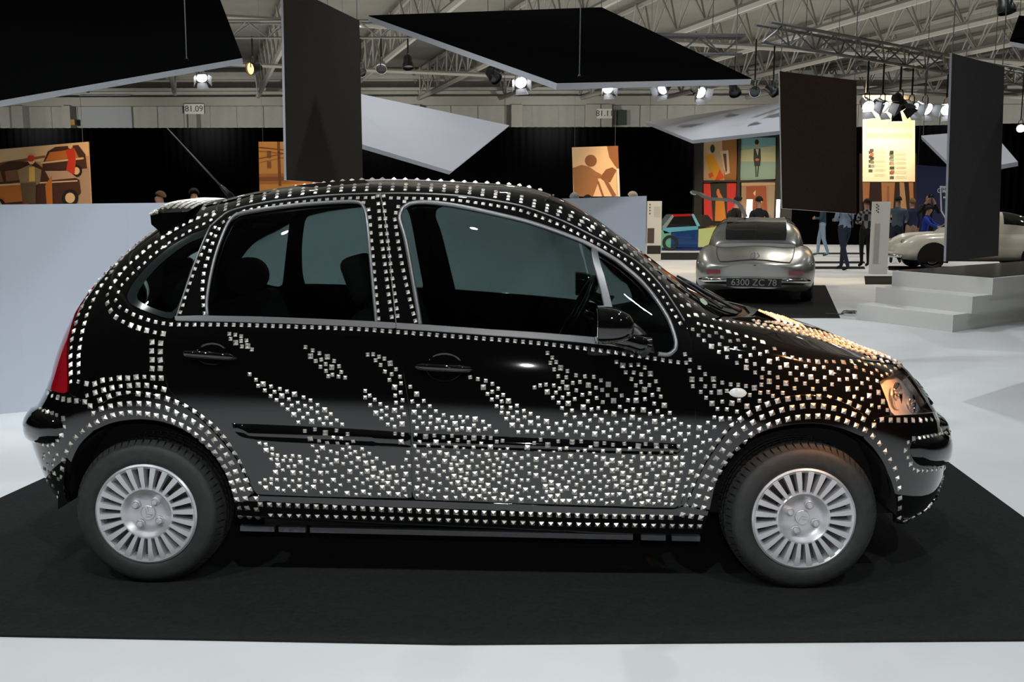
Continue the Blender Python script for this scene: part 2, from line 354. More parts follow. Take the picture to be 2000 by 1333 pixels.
def uv3(x, y, z):
    p = np.array([x, y, z]); k = np.argmin(((SF-p)**2).sum(-1)); j, i = divmod(k, S[::3, ::3].shape[1]); return local_uv(p, 3*i, 3*j)

def smooth_line(pts, closed, n=6, corner=42):
    pts = [np.asarray(p, float) for p in pts]; N = len(pts); out = []
    def is_corner(i):
        if not closed and (i == 0 or i == N-1): return True
        a = pts[i]-pts[(i-1) % N]; b = pts[(i+1) % N]-pts[i]
        c = np.dot(a, b)/(np.linalg.norm(a)*np.linalg.norm(b)+1e-9); return c < math.cos(math.radians(corner))
    cr = [is_corner(i) for i in range(N)]
    for i in range(N if closed else N-1):
        p1, p2 = pts[i], pts[(i+1) % N]
        p0 = pts[(i-1) % N] if not cr[i] else p1-(p2-p1); p3 = pts[(i+2) % N] if not cr[(i+1) % N] else p2+(p2-p1)
        for k in range(n):
            s = k/n; out.append(0.5*((2*p1)+(-p0+p2)*s+(2*p0-5*p1+4*p2-p3)*s*s+(-p0+3*p1-3*p2+p3)*s**3))
    if not closed: out.append(pts[-1])
    return out
def inset2(pts, d):
    # move a closed pixel polygon inwards by d pixels
    P = np.array(pts); N = len(P); ar = 0.5*np.sum(P[:, 0]*np.roll(P[:, 1], -1)-np.roll(P[:, 0], -1)*P[:, 1]); sg = 1 if ar > 0 else -1
    e = np.roll(P, -1, 0)-P; e /= np.linalg.norm(e, axis=1, keepdims=True)+1e-9; n = np.stack([-e[:, 1], e[:, 0]], 1)*sg
    nn = n+np.roll(n, 1, 0); nn /= np.maximum((nn*n).sum(1, keepdims=True), 0.5); return P+nn*d
def pxuv(pts, closed=True, inset=0.0, n=6, smooth=True):
    """pixel outline -> (u,t) outline; entries ('q', x,y,z) are given in car coordinates instead"""
    px = []
    for p in pts:
        px.append(project(np.array([p[1:]]))[0] if p[0] == 'q' else np.array(p, float))
    if smooth: px = smooth_line(px, closed, n)
    if inset: px = inset2(px, inset)
    return np.array([uvp(*p) for p in px])
def resample(P, step, closed=True):
    P = np.asarray(P); Q = np.concatenate([P, P[:1]]) if closed else P
    d = np.linalg.norm(np.diff(Q, axis=0), axis=1); keep = np.concatenate([[True], d > 1e-6]); Q = Q[keep]; d = d[d > 1e-6]
    c = np.concatenate([[0], np.cumsum(d)]); m = max(int(round(c[-1]/step)), 8); s = np.linspace(0, c[-1], m+1)
    R = np.stack([np.interp(s, c, Q[:, 0]), np.interp(s, c, Q[:, 1])], 1); return R[:-1] if closed else R
def inside(pts, poly):
    x, y = pts[:, 0], pts[:, 1]; r = np.zeros(len(pts), bool); n = len(poly)
    for i in range(n):
        x1, y1 = poly[i]; x2, y2 = poly[(i+1) % n]
        if y1 == y2: continue
        c = ((y1 > y) != (y2 > y)) & (x < (x2-x1)*(y-y1)/(y2-y1)+x1); r ^= c
    return r
def tri_region(outer, holes, step, bstep):
    loops = [resample(outer, bstep)]+[resample(h, bstep) for h in holes]
    B = np.concatenate(loops); lo, hi = B.min(0), B.max(0)
    gx, gy = np.meshgrid(np.arange(math.ceil(lo[0]/step)*step, hi[0], step), np.arange(math.ceil(lo[1]/step)*step, hi[1], step)); g = np.stack([gx.ravel(), gy.ravel()], 1)
    if len(g):
        ok = inside(g, loops[0])
        for h in loops[1:]: ok &= ~inside(g, h)
        g = g[ok]
        if len(g):
            dm = np.full(len(g), 1e9)
            for c in range(0, len(B), 200): dm = np.minimum(dm, ((g[:, None]-B[None, c:c+200])**2).sum(-1).min(1))
            g = g[dm > (0.55*step)**2]
    V = np.concatenate([B, g]) if len(g) else B; E = []; o = 0; bl = []
    for l in loops:
        n = len(l); E += [(o+i, o+(i+1) % n) for i in range(n)]; bl.append(list(range(o, o+n))); o += n
    res = delaunay_2d_cdt([Vector(v) for v in V], E, [], 0, 1e-5)
    ov = np.array([tuple(v) for v in res[0]]); of = np.array([f for f in res[2] if len(f) == 3]); cen = ov[of].mean(1)
    ok = inside(cen, loops[0])
    for h in loops[1:]: ok &= ~inside(cen, h)
    of = of[ok]
    # map the boundary loops to output vertices
    om = {}
    for k, orig in enumerate(res[3]):
        for q in orig: om[q] = k
    bl = [[om[i] for i in l if i in om] for l in bl]
    return ov, of, bl
NEAR = []     # (verts, tris) of the near panels, for placing the studs

def panel(name, uvpoly, m, parent, holes=(), off=0.0, roll=0.012, step=8, bstep=5, mirror=True, centre=False, note=True, bulge=0.0, bw=20, label=None, edge_in=0.0):
    """a skin patch of the car body with its edges turned inwards; centre=True joins both halves in one mesh"""
    uv, tris, loops = tri_region(uvpoly, holes, step, bstep)
    P = surf(uv); Nn = snrm(uv); o = np.full(len(uv), off)
    if bulge:
        Bq = np.concatenate([uv[l] for l in loops]); d = np.full(len(uv), 1e9)
        for c in range(0, len(Bq), 200): d = np.minimum(d, ((uv[:, None]-Bq[None, c:c+200])**2).sum(-1).min(1))
        q = np.clip(np.sqrt(d)/bw, 0, 1); o = o+bulge*np.sqrt(np.clip(1-(1-q)**2, 0, 1))
    P = P+Nn*o[:, None]
    # orient triangles outwards
    c = np.cross(P[tris[:, 1]]-P[tris[:, 0]], P[tris[:, 2]]-P[tris[:, 0]]); fl = (c*Nn[tris[:, 0]]).sum(1) < 0; tris[fl] = tris[fl][:, ::-1]
    if bulge:
        Nn = np.zeros_like(P)
        c = np.cross(P[tris[:, 1]]-P[tris[:, 0]], P[tris[:, 2]]-P[tris[:, 0]])
        for k in range(3): np.add.at(Nn, tris[:, k], c)
        Nn /= np.linalg.norm(Nn, axis=1, keepdims=True)+1e-12
    if note: NEAR.append((P.copy(), tris.copy()))
    V = [P]; NN = [Nn]; Fc = [tuple(t) for t in tris]; base = len(P)
    if roll:
        for l in loops:
            a = P[l]; na = Nn[l]; n = len(l); tn = np.roll(a, -1, 0)-np.roll(a, 1, 0); tn /= np.linalg.norm(tn, axis=1, keepdims=True)+1e-9
            sd = np.cross(tn, na); cen = P.mean(0)
            # outward side direction: away from the panel
            q = inside(uv[l]+0.0, uvpoly)  # unused fill; sign from loop area
            ar = 0.5*np.sum(uv[l][:, 0]*np.roll(uv[l][:, 1], -1)-np.roll(uv[l][:, 0], -1)*uv[l][:, 1])
            # probe
            dt = np.linalg.norm(snrm(uv[l]), axis=1)
            k0 = 0; probe = surf(uv[l][k0:k0+1]+0.0)[0]
            fset = tris[np.any(tris == l[k0], axis=1)]; cc = P[fset].mean((0, 1)) if len(fset) else cen
            if np.dot(sd[k0], cc-a[k0]) > 0: sd = -sd
            top = a.copy(); mid = a+sd*0.0025-na*0.003; bot = a+sd*0.003-na*roll
            V += [top, mid, bot]; nm = sd*0.75+na*0.66; NN += [na*0.9+sd*0.3, nm, sd]
            for i in range(n):
                j = (i+1) % n
                for s_ in range(2):
                    q = (base+s_*n+i, base+s_*n+j, base+(s_+1)*n+j, base+(s_+1)*n+i); Fc.append(q)
            base += 3*n
    V = np.concatenate(V); NN = np.concatenate(NN); NN /= np.linalg.norm(NN, axis=1, keepdims=True)+1e-12
    # face winding of the turned edges follows their normals
    Fo = []
    for f in Fc:
        a, b, c_ = V[f[0]], V[f[1]], V[f[2]]; nn = np.cross(b-a, c_-a)
        Fo.append(f if np.dot(nn, NN[f[0]]+NN[f[2]]) >= 0 else f[::-1])
    Vm = V*np.array([1, -1, 1]); Nm = NN*np.array([1, -1, 1]); Fm = [f[::-1] for f in Fo]
    if centre:
        n = len(V); o1 = me_obj(name, np.concatenate([V, Vm]), Fo+[tuple(i+n for i in f) for f in Fm], m, parent, normals=np.concatenate([NN, Nm])); objs = [o1]
    else:
        objs = [me_obj(name, V, Fo, m, parent, normals=NN)]
        if mirror: objs.append(me_obj(name, Vm, Fm, m, parent, normals=Nm))
    return objs
# ------------------------------------------------------------------ body panels traced on the surface
SEAM = [(412,441),(430,425),(450,412),(500,399),(560,390),(650,381),(742,378),(800,378),(870,380.5),(925,386),(1000,398),(1040,409),(1100,432),(1150,457),(1200,484),(1250,516),(1290,557),(1320,600),(1337,627)]
BGAP = [(742,378),(750,415),(758,470),(766,555),(774,635),(785,715),(796,780),(803,870),(805,975)]
FGAP = [(1337,627),(1350,668),(1358,720),(1359,800),(1354,870),(1342,945),(1330,985),(1322,993)]
RARCHD = [(505,967),(497,963),(480,925),(460,888),(420,838),(375,798),(345,779),(328,758),(321,720),(322,680),(328,650),(343,625)]
QEDGE = [(343,625),(358,580),(377,525),(395,478),(412,441)]
REARWIN = [(405,617),(404,590),(410,548),(421,500),(438,452),(452,428),(474,416),(550,404),(620,397),(690,394),(708,400),(716,425),(725,520),(735,629),(560,622)]
FRONTWIN = [(821,634),(806,545),(792,468),(781,428),(786,408),(802,398),(828,395.5),(875,400),(925,409),(975,420),(1025,432),(1075,448),(1125,467),(1155,481),(1200,507),(1225,526),(1250,548),(1275,577),(1300,614),(1312,640),(1320,668),(1319,683),(1306,693),(1285,692),(1150,662)]
QUARTWIN = [(412,443),(395,480),(377,527),(358,582),(341,624),(326,624),(290,612),(258,597),(246,582),(252,565),(275,533),(310,499),(360,464)]
TAILL = [(184,546),(160,585),(130,637),(112,682),(103,730),(101,764),(118,768),(133,770),(133,740),(132,700),(134,666),(146,620),(160,586),(172,564)]
HEADL = [(1719,745),(1745,727),(1770,709),(1790,719),(1812,752),(1827,788),(1834,804),(1800,808),(1746,812),(1735,788),(1724,760)]
HOODE = [(1390,623),(1440,629),(1500,637),(1550,644),(1600,652),(1650,664),(1700,681),(1735,695),(1770,709)]
ARCHR = [(133,985),(130,955),(133,928),(141,898),(156,868),(182,842),(218,826),(260,819),(300,820),(340,830),(380,851),(416,884),(441,922),(456,965),(462,1003)]
ARCHF = [(1376,1030),(1385,995),(1393,958),(1404,925),(1424,890),(1450,863),(1482,845),(1520,833),(1560,827),(1600,827),(1640,835),(1682,852),(1710,880),(1731,916),(1743,960),(1748,1005),(1746,1030)]
WSN = [(1062,393),(1100,403),(1140,421),(1175,440),(1200,456),(1225,472),(1260,496),(1300,528),(1330,556),(1362,590),(1390,623)]
def near_line(pts, n=6): return [tuple(p) for p in smooth_line([np.array(p, float) for p in pts], False, n)]
def uvline(pts): return [uvp(*p) for p in pts]

# rear and front doors
rd = smooth_line(SEAM[:7], False)[:-1]+smooth_line(BGAP, False)[:-1]+[np.array(p, float) for p in [(805,975),(700,973),(600,971)]]+smooth_line(RARCHD, False)[:-1]+smooth_line(QEDGE, False)[:-1]
def topix(pts): return np.array([np.array(p, float) for p in pts])
rd = inset2(topix(rd), 0.9)
RD_UV = np.array([uvp(*p) for p in rd])
rwin = pxuv(REARWIN)
REAR_DOORS = panel('rear_door', RD_UV, PAINT, CAR, [rwin])
fd = smooth_line(SEAM[6:], False)[:-1]+smooth_line(FGAP, False)[:-1]+[np.array(p, float) for p in [(1322,993),(1200,990),(1000,984),(806,977)]]+smooth_line(BGAP[::-1], False)[1:-1]
fd = inset2(topix(fd), 0.9)
fwin = pxuv(FRONTWIN)
FRONT_DOORS = panel('front_door', np.array([uvp(*p) for p in fd]), PAINT, CAR, [fwin])
# rear quarter
QTOP = [(412,441),(385,436),(350,437),(322,444),(296,449)]
qu = smooth_line(QTOP, False)[:-1]+smooth_line([(296,449),(255,484),(210,532),(186,549),(173,566),(161,588)], False)[:-1]+smooth_line([(161,588),(147,622),(135,667),(133,700),(134,740),(134,771)], False)[:-1] \
   + smooth_line([(134,771),(155,780),(168,787),(178,798),(187,813),(192,838)], False)[:-1]+smooth_line([(192,837),(218,826),(260,819),(300,820),(340,830),(380,851),(416,884),(441,922),(456,965),(461,985)], False)[:-1] \
   + [np.array((490.,969.)), np.array((497.,963.))]+smooth_line(RARCHD[1:], False)[1:-1]+smooth_line(QEDGE, False)[:-1]
qu = inset2(topix(qu), 0.8)
qwin = pxuv(QUARTWIN)
QUARTERS = panel('rear_quarter', np.array([uvp(*p) for p in qu]), PAINT, CAR, [qwin])
# sill
SILL = [(461,985),(490,969),(505,969),(600,972),(805,978),(1000,986),(1200,992),(1322,995),(1332,988),(1384,999),(1376,1030),(1367,1048),(1100,1041),(800,1033),(620,1027),(466,1023)]
SILLS = panel('sill', pxuv(SILL, smooth=False, inset=0.6), PAINT, CAR, step=7)
# front fender
fe = smooth_line(FGAP, False)[:-1]+[np.array(p, float) for p in [(1332,988)]]+smooth_line(ARCHF[1:12]+[(1688,857)], False)[:-1]+smooth_line([(1688,857),(1691,845),(1700,829),(1716,817),(1745,813)], False)[:-1] \
   + [np.array((1735.,788.)), np.array((1724.,760.)), np.array((1718.,745.)), np.array((1745.,727.)), np.array((1769.,709.))]+smooth_line(HOODE[::-1], False)[1:-1]+[np.array((1388.,623.)), np.array((1362., 625.))]
fe = inset2(topix(fe), 0.8)
FENDERS = panel('front_fender', np.array([uvp(*p) for p in fe]), PAINT, CAR)
# roof with the windscreen pillars
ws_top = [uv3(1.50,-.5,1.455), uv3(1.515,-.4,1.465), uv3(1.53,-.25,1.475), uv3(1.535,-.1,1.478)]
ws_c = uv3(1.54, 0, 1.478); ws_c[1] = MT
wsn = uvline(near_line(WSN))
wb = [uv3(2.20,-.50,1.02), uv3(2.27,-.40,1.02), uv3(2.32,-.25,1.02), uv3(2.34,-.1,1.02)]; wb_c = uv3(2.35, 0, 1.01); wb_c[1] = MT
ru = uvline(near_line(SEAM))+[uvp(1362,626), uvp(1388,624)]+wsn[::-1][1:]+ws_top+[ws_c]
rear_c = np.array([uv3(.16, 0, 1.47)[0], MT])
ru += [rear_c]+[uv3(.12,-.2,1.455), uv3(.07,-.33,1.43), uv3(.03,-.43,1.40)]+uvline(near_line(QTOP[::-1]))[:-1]
ROOF = panel('roof', np.array(ru), PAINT, CAR, centre=True)[0]
# windscreen, hood
wsu = wsn+wb+[wb_c, ws_c]+ws_top[::-1]
WINDSCREEN = panel('windscreen', np.array(wsu), CLEAR, CAR, off=-0.004, roll=0, centre=True, note=True)[0]; WINDSCREEN['label'] = 'clear curved windscreen'
hr = [uvp(1392,625), uv3(2.24,-.52,.99), uv3(2.31,-.40,1.0), uv3(2.36,-.25,1.0), uv3(2.38,-.1,1.0)]
hr_c = uv3(2.39, 0, .99); hr_c[1] = MT
hf = [uv3(2.90,-.50,.83), uv3(2.96,-.35,.82), uv3(3.0,-.2,.81), uv3(3.01,-.08,.80)]; hf_c = uv3(3.02, 0, .79); hf_c[0] = MU
mt_n = np.array([MU, MT])
hu = uvline(near_line(HOODE))+[uvp(1789,719)]+hf+[hf_c, mt_n, hr_c]+hr[::-1]
HOOD = panel('hood', np.array(hu), PAINT, CAR, centre=True)[0]
# lamps
HEADLAMPS = panel('headlamp', pxuv(HEADL, inset=0.7), glass('headlamp_glass', (0.9, 0.9, 0.9), 1.5), CAR, off=0.002, step=7)
TAILS = panel('tail_lamp', pxuv(TAILL, inset=0.4), mat('red_lamp_lens', (0.33, 0.004, 0.012), 0.08, 0, 1.0), CAR, off=0.003, step=6)
# bumpers
fb_top = [uv3(2.99,-.55,.665), uv3(3.06,-.40,.66), uv3(3.10,-.2,.655)]; fb_tc = np.array([MU, uv3(3.12,0,.65)[1]])
fb_bc = np.array([MU, uv3(3.13, 0, .235)[1]])
fb = uvline(near_line([(1690,856),(1692,846),(1701,830),(1717,818),(1745,814),(1800,810),(1834,806)]))+fb_top+[fb_tc, fb_bc]+[uv3(3.11,-.25,.225), uv3(3.07,-.42,.225), uv3(3.0,-.55,.225)]+uvline(near_line([(1846,988),(1835,1005),(1810,1018),(1775,1027),(1746,1031)]))+uvline(near_line([(1748,1005),(1743,960),(1731,916),(1710,880),(1690,858)]))
FBUMP = panel('front_bumper', np.array(fb), PAINT, CAR, centre=True)[0]
rb_top = [uv3(-.47,-.60,.715), uv3(-.52,-.42,.715), uv3(-.535,-.2,.715)]; rb_tc = np.array([0, uv3(-.54, 0, .715)[1]]); rb_bc = np.array([0, uv3(-.5, 0, .27)[1]])
rb = [uvp(*p) for p in near_line([(190,838),(186,814),(177,799),(167,789),(154,782),(136,774),(112,769),(101,766)])]+rb_top+[rb_tc, rb_bc]+[uv3(-.49,-.3,.27), uv3(-.46,-.5,.27), uv3(-.42,-.6,.27)]+uvline(near_line([(118,975),(133,985),(130,955),(133,928),(141,898),(156,868),(182,842)]))
RBUMP = panel('rear_bumper', np.array(rb), PAINT, CAR, centre=True)[0]
# grille between the lamps
gr_ = [uvp(1790,720)]+hf+[hf_c, fb_tc]+fb_top[::-1]+uvline(near_line([(1834,805),(1828,790),(1813,754),(1792,722)]))
GRILLE = panel('grille', np.array(gr_), PLAST, CAR, off=-.006, centre=True, step=6, bstep=4)[0]
for k in range(3):
    z0 = .675+.032*k; pt_ = [uv3(3.13-.02*k, -y, z0) for y in (.0, .1, .2, .3, .38)]; Pg = surf(np.array(pt_)); Pg[:, 1] = -np.array([0, .1, .2, .3, .38]); Pg = np.concatenate([Pg[::-1], Pg[1:]*np.array([1, -1, 1])]); mg = MB(); mg.tube(Pg, .007, 6); mg.build('grille_bar', CHROME if k > 0 else PAINT, GRILLE, True)
# raised rubbing strips of the bumpers
fs = uvline(near_line([(1858,843),(1830,848),(1800,853),(1782,862),(1778,878),(1783,897),(1798,910),(1830,912),(1858,907)]))+[uv3(3.10,-.45,.44), uv3(3.16,-.25,.44)]+[np.array([MU, uv3(3.19,0,.44)[1]]), np.array([MU, uv3(3.19,0,.58)[1]])]+[uv3(3.16,-.25,.58), uv3(3.10,-.45,.58)]
panel('bumper_strip', np.array(fs), PAINT, FBUMP, off=0.001, bulge=0.028, bw=22, step=5, bstep=4, centre=True)
rs = uvline(near_line([(75,796),(95,806),(115,818),(123,833),(121,850),(112,864),(95,868),(75,866)]))+[uv3(-.55,-.5,.50), uv3(-.59,-.25,.50)]+[np.array([0, uv3(-.6,0,.50)[1]]), np.array([0, uv3(-.6,0,.64)[1]])]+[uv3(-.59,-.25,.64), uv3(-.55,-.5,.64)]
panel('bumper_strip', np.array(rs), PAINT, RBUMP, off=0.001, bulge=0.028, bw=22, step=5, bstep=4, centre=True)
# tailgate: between the quarters, the tail lamps and the roof's rear edge
tg = [uvp(294,450)]+uvline(near_line([(294,450),(253,485),(208,533),(186,560)]))[1:]+[uvp(184,546)]+uvline(near_line([(160,585),(130,637),(112,682),(103,730),(101,764)]))
tg += [uv3(-.50,-.5,.73), uv3(-.53,-.3,.73)]+[np.array([0, uv3(-.54,0,.73)[1]]), np.array([0, MT]), rear_c]+[uv3(.12,-.2,.1+1.355), uv3(.07,-.33,1.43), uv3(.03,-.43,1.40)]
TAILGATE = panel('tailgate', np.array(tg), PAINT, CAR, centre=True)[0]
# rubbing strips on the doors
RM = [(452,828),(520,830),(650,836),(760,843),(802,847),(802,875),(760,873),(650,868),(540,863),(480,856),(460,845)]
panel('side_moulding', pxuv(RM), PAINT, REAR_DOORS[0], off=0.002, bulge=0.014, bw=9, step=4, bstep=4, mirror=False)
FM = [(807,847),(900,850),(1100,858),(1250,864),(1322,868),(1333,875),(1327,885),(1300,889),(1100,884),(900,878),(807,875)]
panel('side_moulding', pxuv(FM), PAINT, FRONT_DOORS[0], off=0.002, bulge=0.014, bw=9, step=4, bstep=4, mirror=False)
# raised lips around the wheel arches
AR = smooth_line(ARCHR[5:]+[(462,990)], False); CR_ = smooth_line([(494,962),(477,926),(457,890),(417,842),(373,803),(340,783),(290,770),(240,772),(200,790),(187,810),(190,832)], False)
panel('wheel_arch_lip', np.array([uvp(*p) for p in AR+CR_]), PAINT, QUARTERS[0], off=0.006, roll=0.006, step=6, bstep=4, mirror=False)
AF = smooth_line(ARCHF[1:12]+[(1686,855)], False); CF = smooth_line([(1692,842),(1702,826),(1665,797),(1625,780),(1580,773),(1530,778),(1482,796),(1440,824),(1405,865),(1376,910),(1355,955),(1340,986)], False)
panel('wheel_arch_lip', np.array([uvp(*p) for p in AF+CF]), PAINT, FENDERS[0], off=0.006, roll=0.006, step=6, bstep=4, mirror=False)

# glazing, each pane let into its frame
def pane(name, pts, parents, inset, off, m=TINT):
    a = panel(name, pxuv(pts, inset=inset), m, parents[0], off=off, roll=0, step=12, mirror=False)[0]
    me = a.data.copy(); me.transform(Matrix.Diagonal((1, -1, 1, 1))); me.flip_normals()
    b = bpy.data.objects.new(name, me); link(b, parents[1]); return a
pane('rear_door_window', REARWIN, REAR_DOORS, -2, -0.010)
FQ = [(821,636),(806,545),(792,468),(780,427),(784,406),(802,396),(828,393.5),(875,398),(925,407),(975,418),(1025,430),(1075,446),(1125,465),(1157,481),(1168,520),(1180,556),(1206,664),(1150,664)]
FQ2 = [(1166,486),(1200,505),(1225,524),(1250,546),(1276,576),(1302,614),(1314,640),(1322,668),(1321,684),(1306,695),(1285,694),(1214,668),(1193,590)]
pane('front_door_window', FQ, FRONT_DOORS, 0, -0.010)
pane('quarterlight_window', FQ2, FRONT_DOORS, 0, -0.010)
pane('quarter_window', QUARTWIN, QUARTERS, -1, 0.001)
bord = pxuv(QUARTWIN, inset=1.5); bin_ = pxuv([(401,463),(388,492),(372,530),(354,585),(342,608),(328,611),(296,601),(272,588),(268,578),(275,563),(297,534),(325,507),(365,478)])
panel('window_border', bord, mat('black_glass_border', (0.012, 0.018, 0.017), 0.15), QUARTERS[0], [bin_], off=0.0025, roll=0, step=7, mirror=False, note=False)

def strip(name, pts, w, parent, m, off=0.004, closed=False, n=6, mirror_to=None):
    """a half-round bright strip following a traced line"""
    px = smooth_line([np.array(p, float) for p in pts], closed, n); uv = np.array([uvp(*p) for p in px]); P = surf(uv)+snrm(uv)*off
    mb = MB(); mb.tube(P, w, 8, closed=closed); o = mb.build(name, m, parent, True)
    if mirror_to is not None:
        me = o.data.copy(); me.transform(Matrix.Diagonal((1, -1, 1, 1))); me.flip_normals(); link(bpy.data.objects.new(name, me), mirror_to)
    return o
strip('window_frame', REARWIN[:14], 0.0065, REAR_DOORS[0], TRIM, 0.001, False)
strip('window_frame', FRONTWIN[:24], 0.0085, FRONT_DOORS[0], TRIM, 0.001, False)
strip('roof_drip_line', SEAM, 0.0032, ROOF, TRIM, 0.000)
strip('pillar_line', BGAP[:5], 0.0026, REAR_DOORS[0], TRIM, 0.000)
strip('window_edge_strip', QEDGE, 0.0035, QUARTERS[0], TRIM, 0.002)
def band(name, pts, parent, m, off=0.006, bulge=0.0, bw=5):
    return panel(name, pxuv(pts, smooth=False), m, parent, off=off, bulge=bulge, bw=bw, step=3.5, bstep=4, mirror=False, roll=0.006)
band('waist_strip', [(342,619),(404,618),(560,622),(735,629.5),(773,632),(773,641.5),(735,639),(560,631),(404,627),(341,626)], REAR_DOORS[0], TRIM)
band('waist_strip', [(774.5,632),(821,635),(960,645),(1100,655),(1215,667),(1213,677),(1100,665.5),(960,655),(821,644.5),(774.5,641.5)], FRONT_DOORS[0], TRIM)
panel('window_divider', pxuv([(1156,483),(1166,486),(1180,540),(1195,600),(1212,668),(1200,667),(1181,600),(1167,540)], smooth=False), TRIM, FRONT_DOORS[0], off=0.003, roll=0.008, step=6, bstep=5, mirror=False)
# ------------------------------------------------------------------ wheels
RW = 0.2865
def make_tyre():
    mb = MB(); n = 96
    # carcass: outer face towards -y
    prof = [(0.188,-.002),(0.196,-.012),(0.215,-.018),(0.240,-.018),(0.256,-.013),(0.264,-.006),(0.268,.004),(0.2715,.018),(0.2735,.05),(0.2735,.11),(0.2715,.14),(0.264,.160),(0.25,.172),(0.20,.170),(0.188,.160)]
    mb.lathe(prof, n, 'Y', closed=True)
    # tread: shoulder blocks and slanted centre blocks
    nb = 62
    for k in range(nb):
        a = 2*PI*k/nb; da = 2*PI/nb*0.385
        for (y0, y1, r0, r1, sk) in ((-.006,.034,.2650,.2858,0.15),(.040,.066,.2860,.2865,.5),(.072,.098,.2865,.2865,-.5),(.104,.130,.2865,.2860,.5),(.136,.164,.2858,.2680,-.15)):
            vs = []
            for (dr0, dr1) in ((-0.012, -0.012), (0, 0)):
                for s, (yy, rr) in ((0, (y0, r0+dr0)), (1, (y1, r1+dr1))):
                    for e in (-1, 1):
                        b = a+e*da+sk*2*PI/nb*(s-0.5); vs.append((rr*math.cos(b), yy, rr*math.sin(b)))
            mb.add(vs, [(4,5,7,6),(0,1,5,4),(2,6,7,3),(0,4,6,2),(1,3,7,5)])
    return mb
WHEEL_ME = {}
def make_wheel(x, y, rot, steer, flip, nut=PI/4):
    """tyre with its cover; the cover looks to -y"""
    if 'tyre' not in WHEEL_ME:
        o = make_tyre().build('tyre', RUBBER, CAR, 40)
        WHEEL_ME['tyre'] = o.data
    else: o = link(bpy.data.objects.new('tyre', WHEEL_ME['tyre']), CAR)
    o.location = (x, y, RW-0.004)
    o.rotation_euler = (0, rot, (PI if flip else 0)+steer)
    o['label'] = 'black rubber tyre with block tread'
    if 'cover' not in WHEEL_ME:
        mb = MB()
        # outer rim
        mb.lathe([(.190,.004),(.194,-.004),(.193,-.014),(.186,-.018),(.177,-.014),(.173,-.004),(.170,.022)], 96)
        # centre dish
        mb.lathe([(.101,.018),(.103,.0),(.1005,-.009),(.095,-.011),(.088,-.008),(.078,.000),(.064,.006),(.045,.009),(.020,.0095),(.0,.0095)], 72)
        # 24 spokes, wider at the rim
        for k in range(24):
            a = 2*PI*k/24+0.06; c, s = math.cos(a), math.sin(a)
            def pt(r, t, yy): return (r*c-t*s, yy, r*s+t*c)
            vs = [pt(.094,-.0062,-.0105), pt(.094,.0062,-.0105), pt(.183,.0108,-.0165), pt(.183,-.0108,-.0165),
                  pt(.094,-.0075,.016), pt(.094,.0075,.016), pt(.183,.0145,.018), pt(.183,-.0145,.018),
                  pt(.140,-.0088,-.016), pt(.140,.0088,-.016), pt(.140,-.011,.016), pt(.140,.011,.016)]
            mb.add(vs, [(0,1,9,8),(8,9,2,3),(0,8,10,4),(8,3,7,10),(1,5,11,9),(9,11,6,2),(2,6,7,3),(0,4,5,1)])
        c0 = mb.build('wheel_cover', SILVER, o, 35); WHEEL_ME['cover'] = c0.data
        mb = MB(); mb.lathe([(.0,.034),(.10,.034),(.155,.028),(.172,.020),(.188,.010),(.188,.15),(.12,.15),(0,.15)], 48)
        r0 = mb.build('wheel_rim', mat('dull_dark_rim', (0.05, 0.045, 0.04), 0.5, 0.4), o, 40); WHEEL_ME['rim'] = r0.data
        mb = MB(); mb.lathe([(.0165,.0),(.0165,-.006),(.0150,-.007),(.0115,-.004),(.0110,-.014),(.0085,-.018),(.0,-.019)], 20)
        n0 = mb.build('lug_nut', SILVER, None, 40); WHEEL_ME['nut'] = n0.data; bpy.data.objects.remove(n0)
        mb = MB(); mb.lathe([(.0275,-.004),(.0275,-.0075),(.0262,-.0085),(.0255,-.0065),(.0,-.0065)], 40)
        for dz in (0.0, .0125):           # two chevrons
            z0 = -.0095+dz-.004
            pts = [(-.0185,z0-.003),(0,z0+.0105),(.0185,z0-.003),(.0185,z0+.0045),(0,z0+.018),(-.0185,z0+.0045)]
            pts = [(px*(0.92 if dz else 1.0), pz) for px, pz in pts]
            for a, b in (((0,1,4,5)), ((1,2,3,4))) if False else ():
                pass
            n = len(pts); f = [(p[0], -.0105, p[1]) for p in pts]; b = [(p[0], -.006, p[1]) for p in pts]
            mb.add(f+b, [(0,1,4,5),(1,2,3,4)]+[(i, (i+1) % n, (i+1) % n+n, i+n) for i in range(n)])
        e0 = mb.build('chevron_emblem', SILVER, None, 35); WHEEL_ME['emb'] = e0.data; bpy.data.objects.remove(e0)
    else:
        link(bpy.data.objects.new('wheel_cover', WHEEL_ME['cover']), o); link(bpy.data.objects.new('wheel_rim', WHEEL_ME['rim']), o)
    for k in range(4):
        a = nut+PI/2*k; q = link(bpy.data.objects.new('lug_nut', WHEEL_ME['nut']), o); q.location = (.053*math.cos(a), .006, .053*math.sin(a))
    e_ = link(bpy.data.objects.new('chevron_emblem', WHEEL_ME['emb']), o); e_.location = (0, .012, 0)
    return o
make_wheel(0.0, -.785, -2.36, 0, False, 0.17)
make_wheel(2.46, -.785, -0.35, 0.02, False)
make_wheel(0.0, .785, 0.5, 0, True)
make_wheel(2.46, .785, 1.0, 0.02, True)

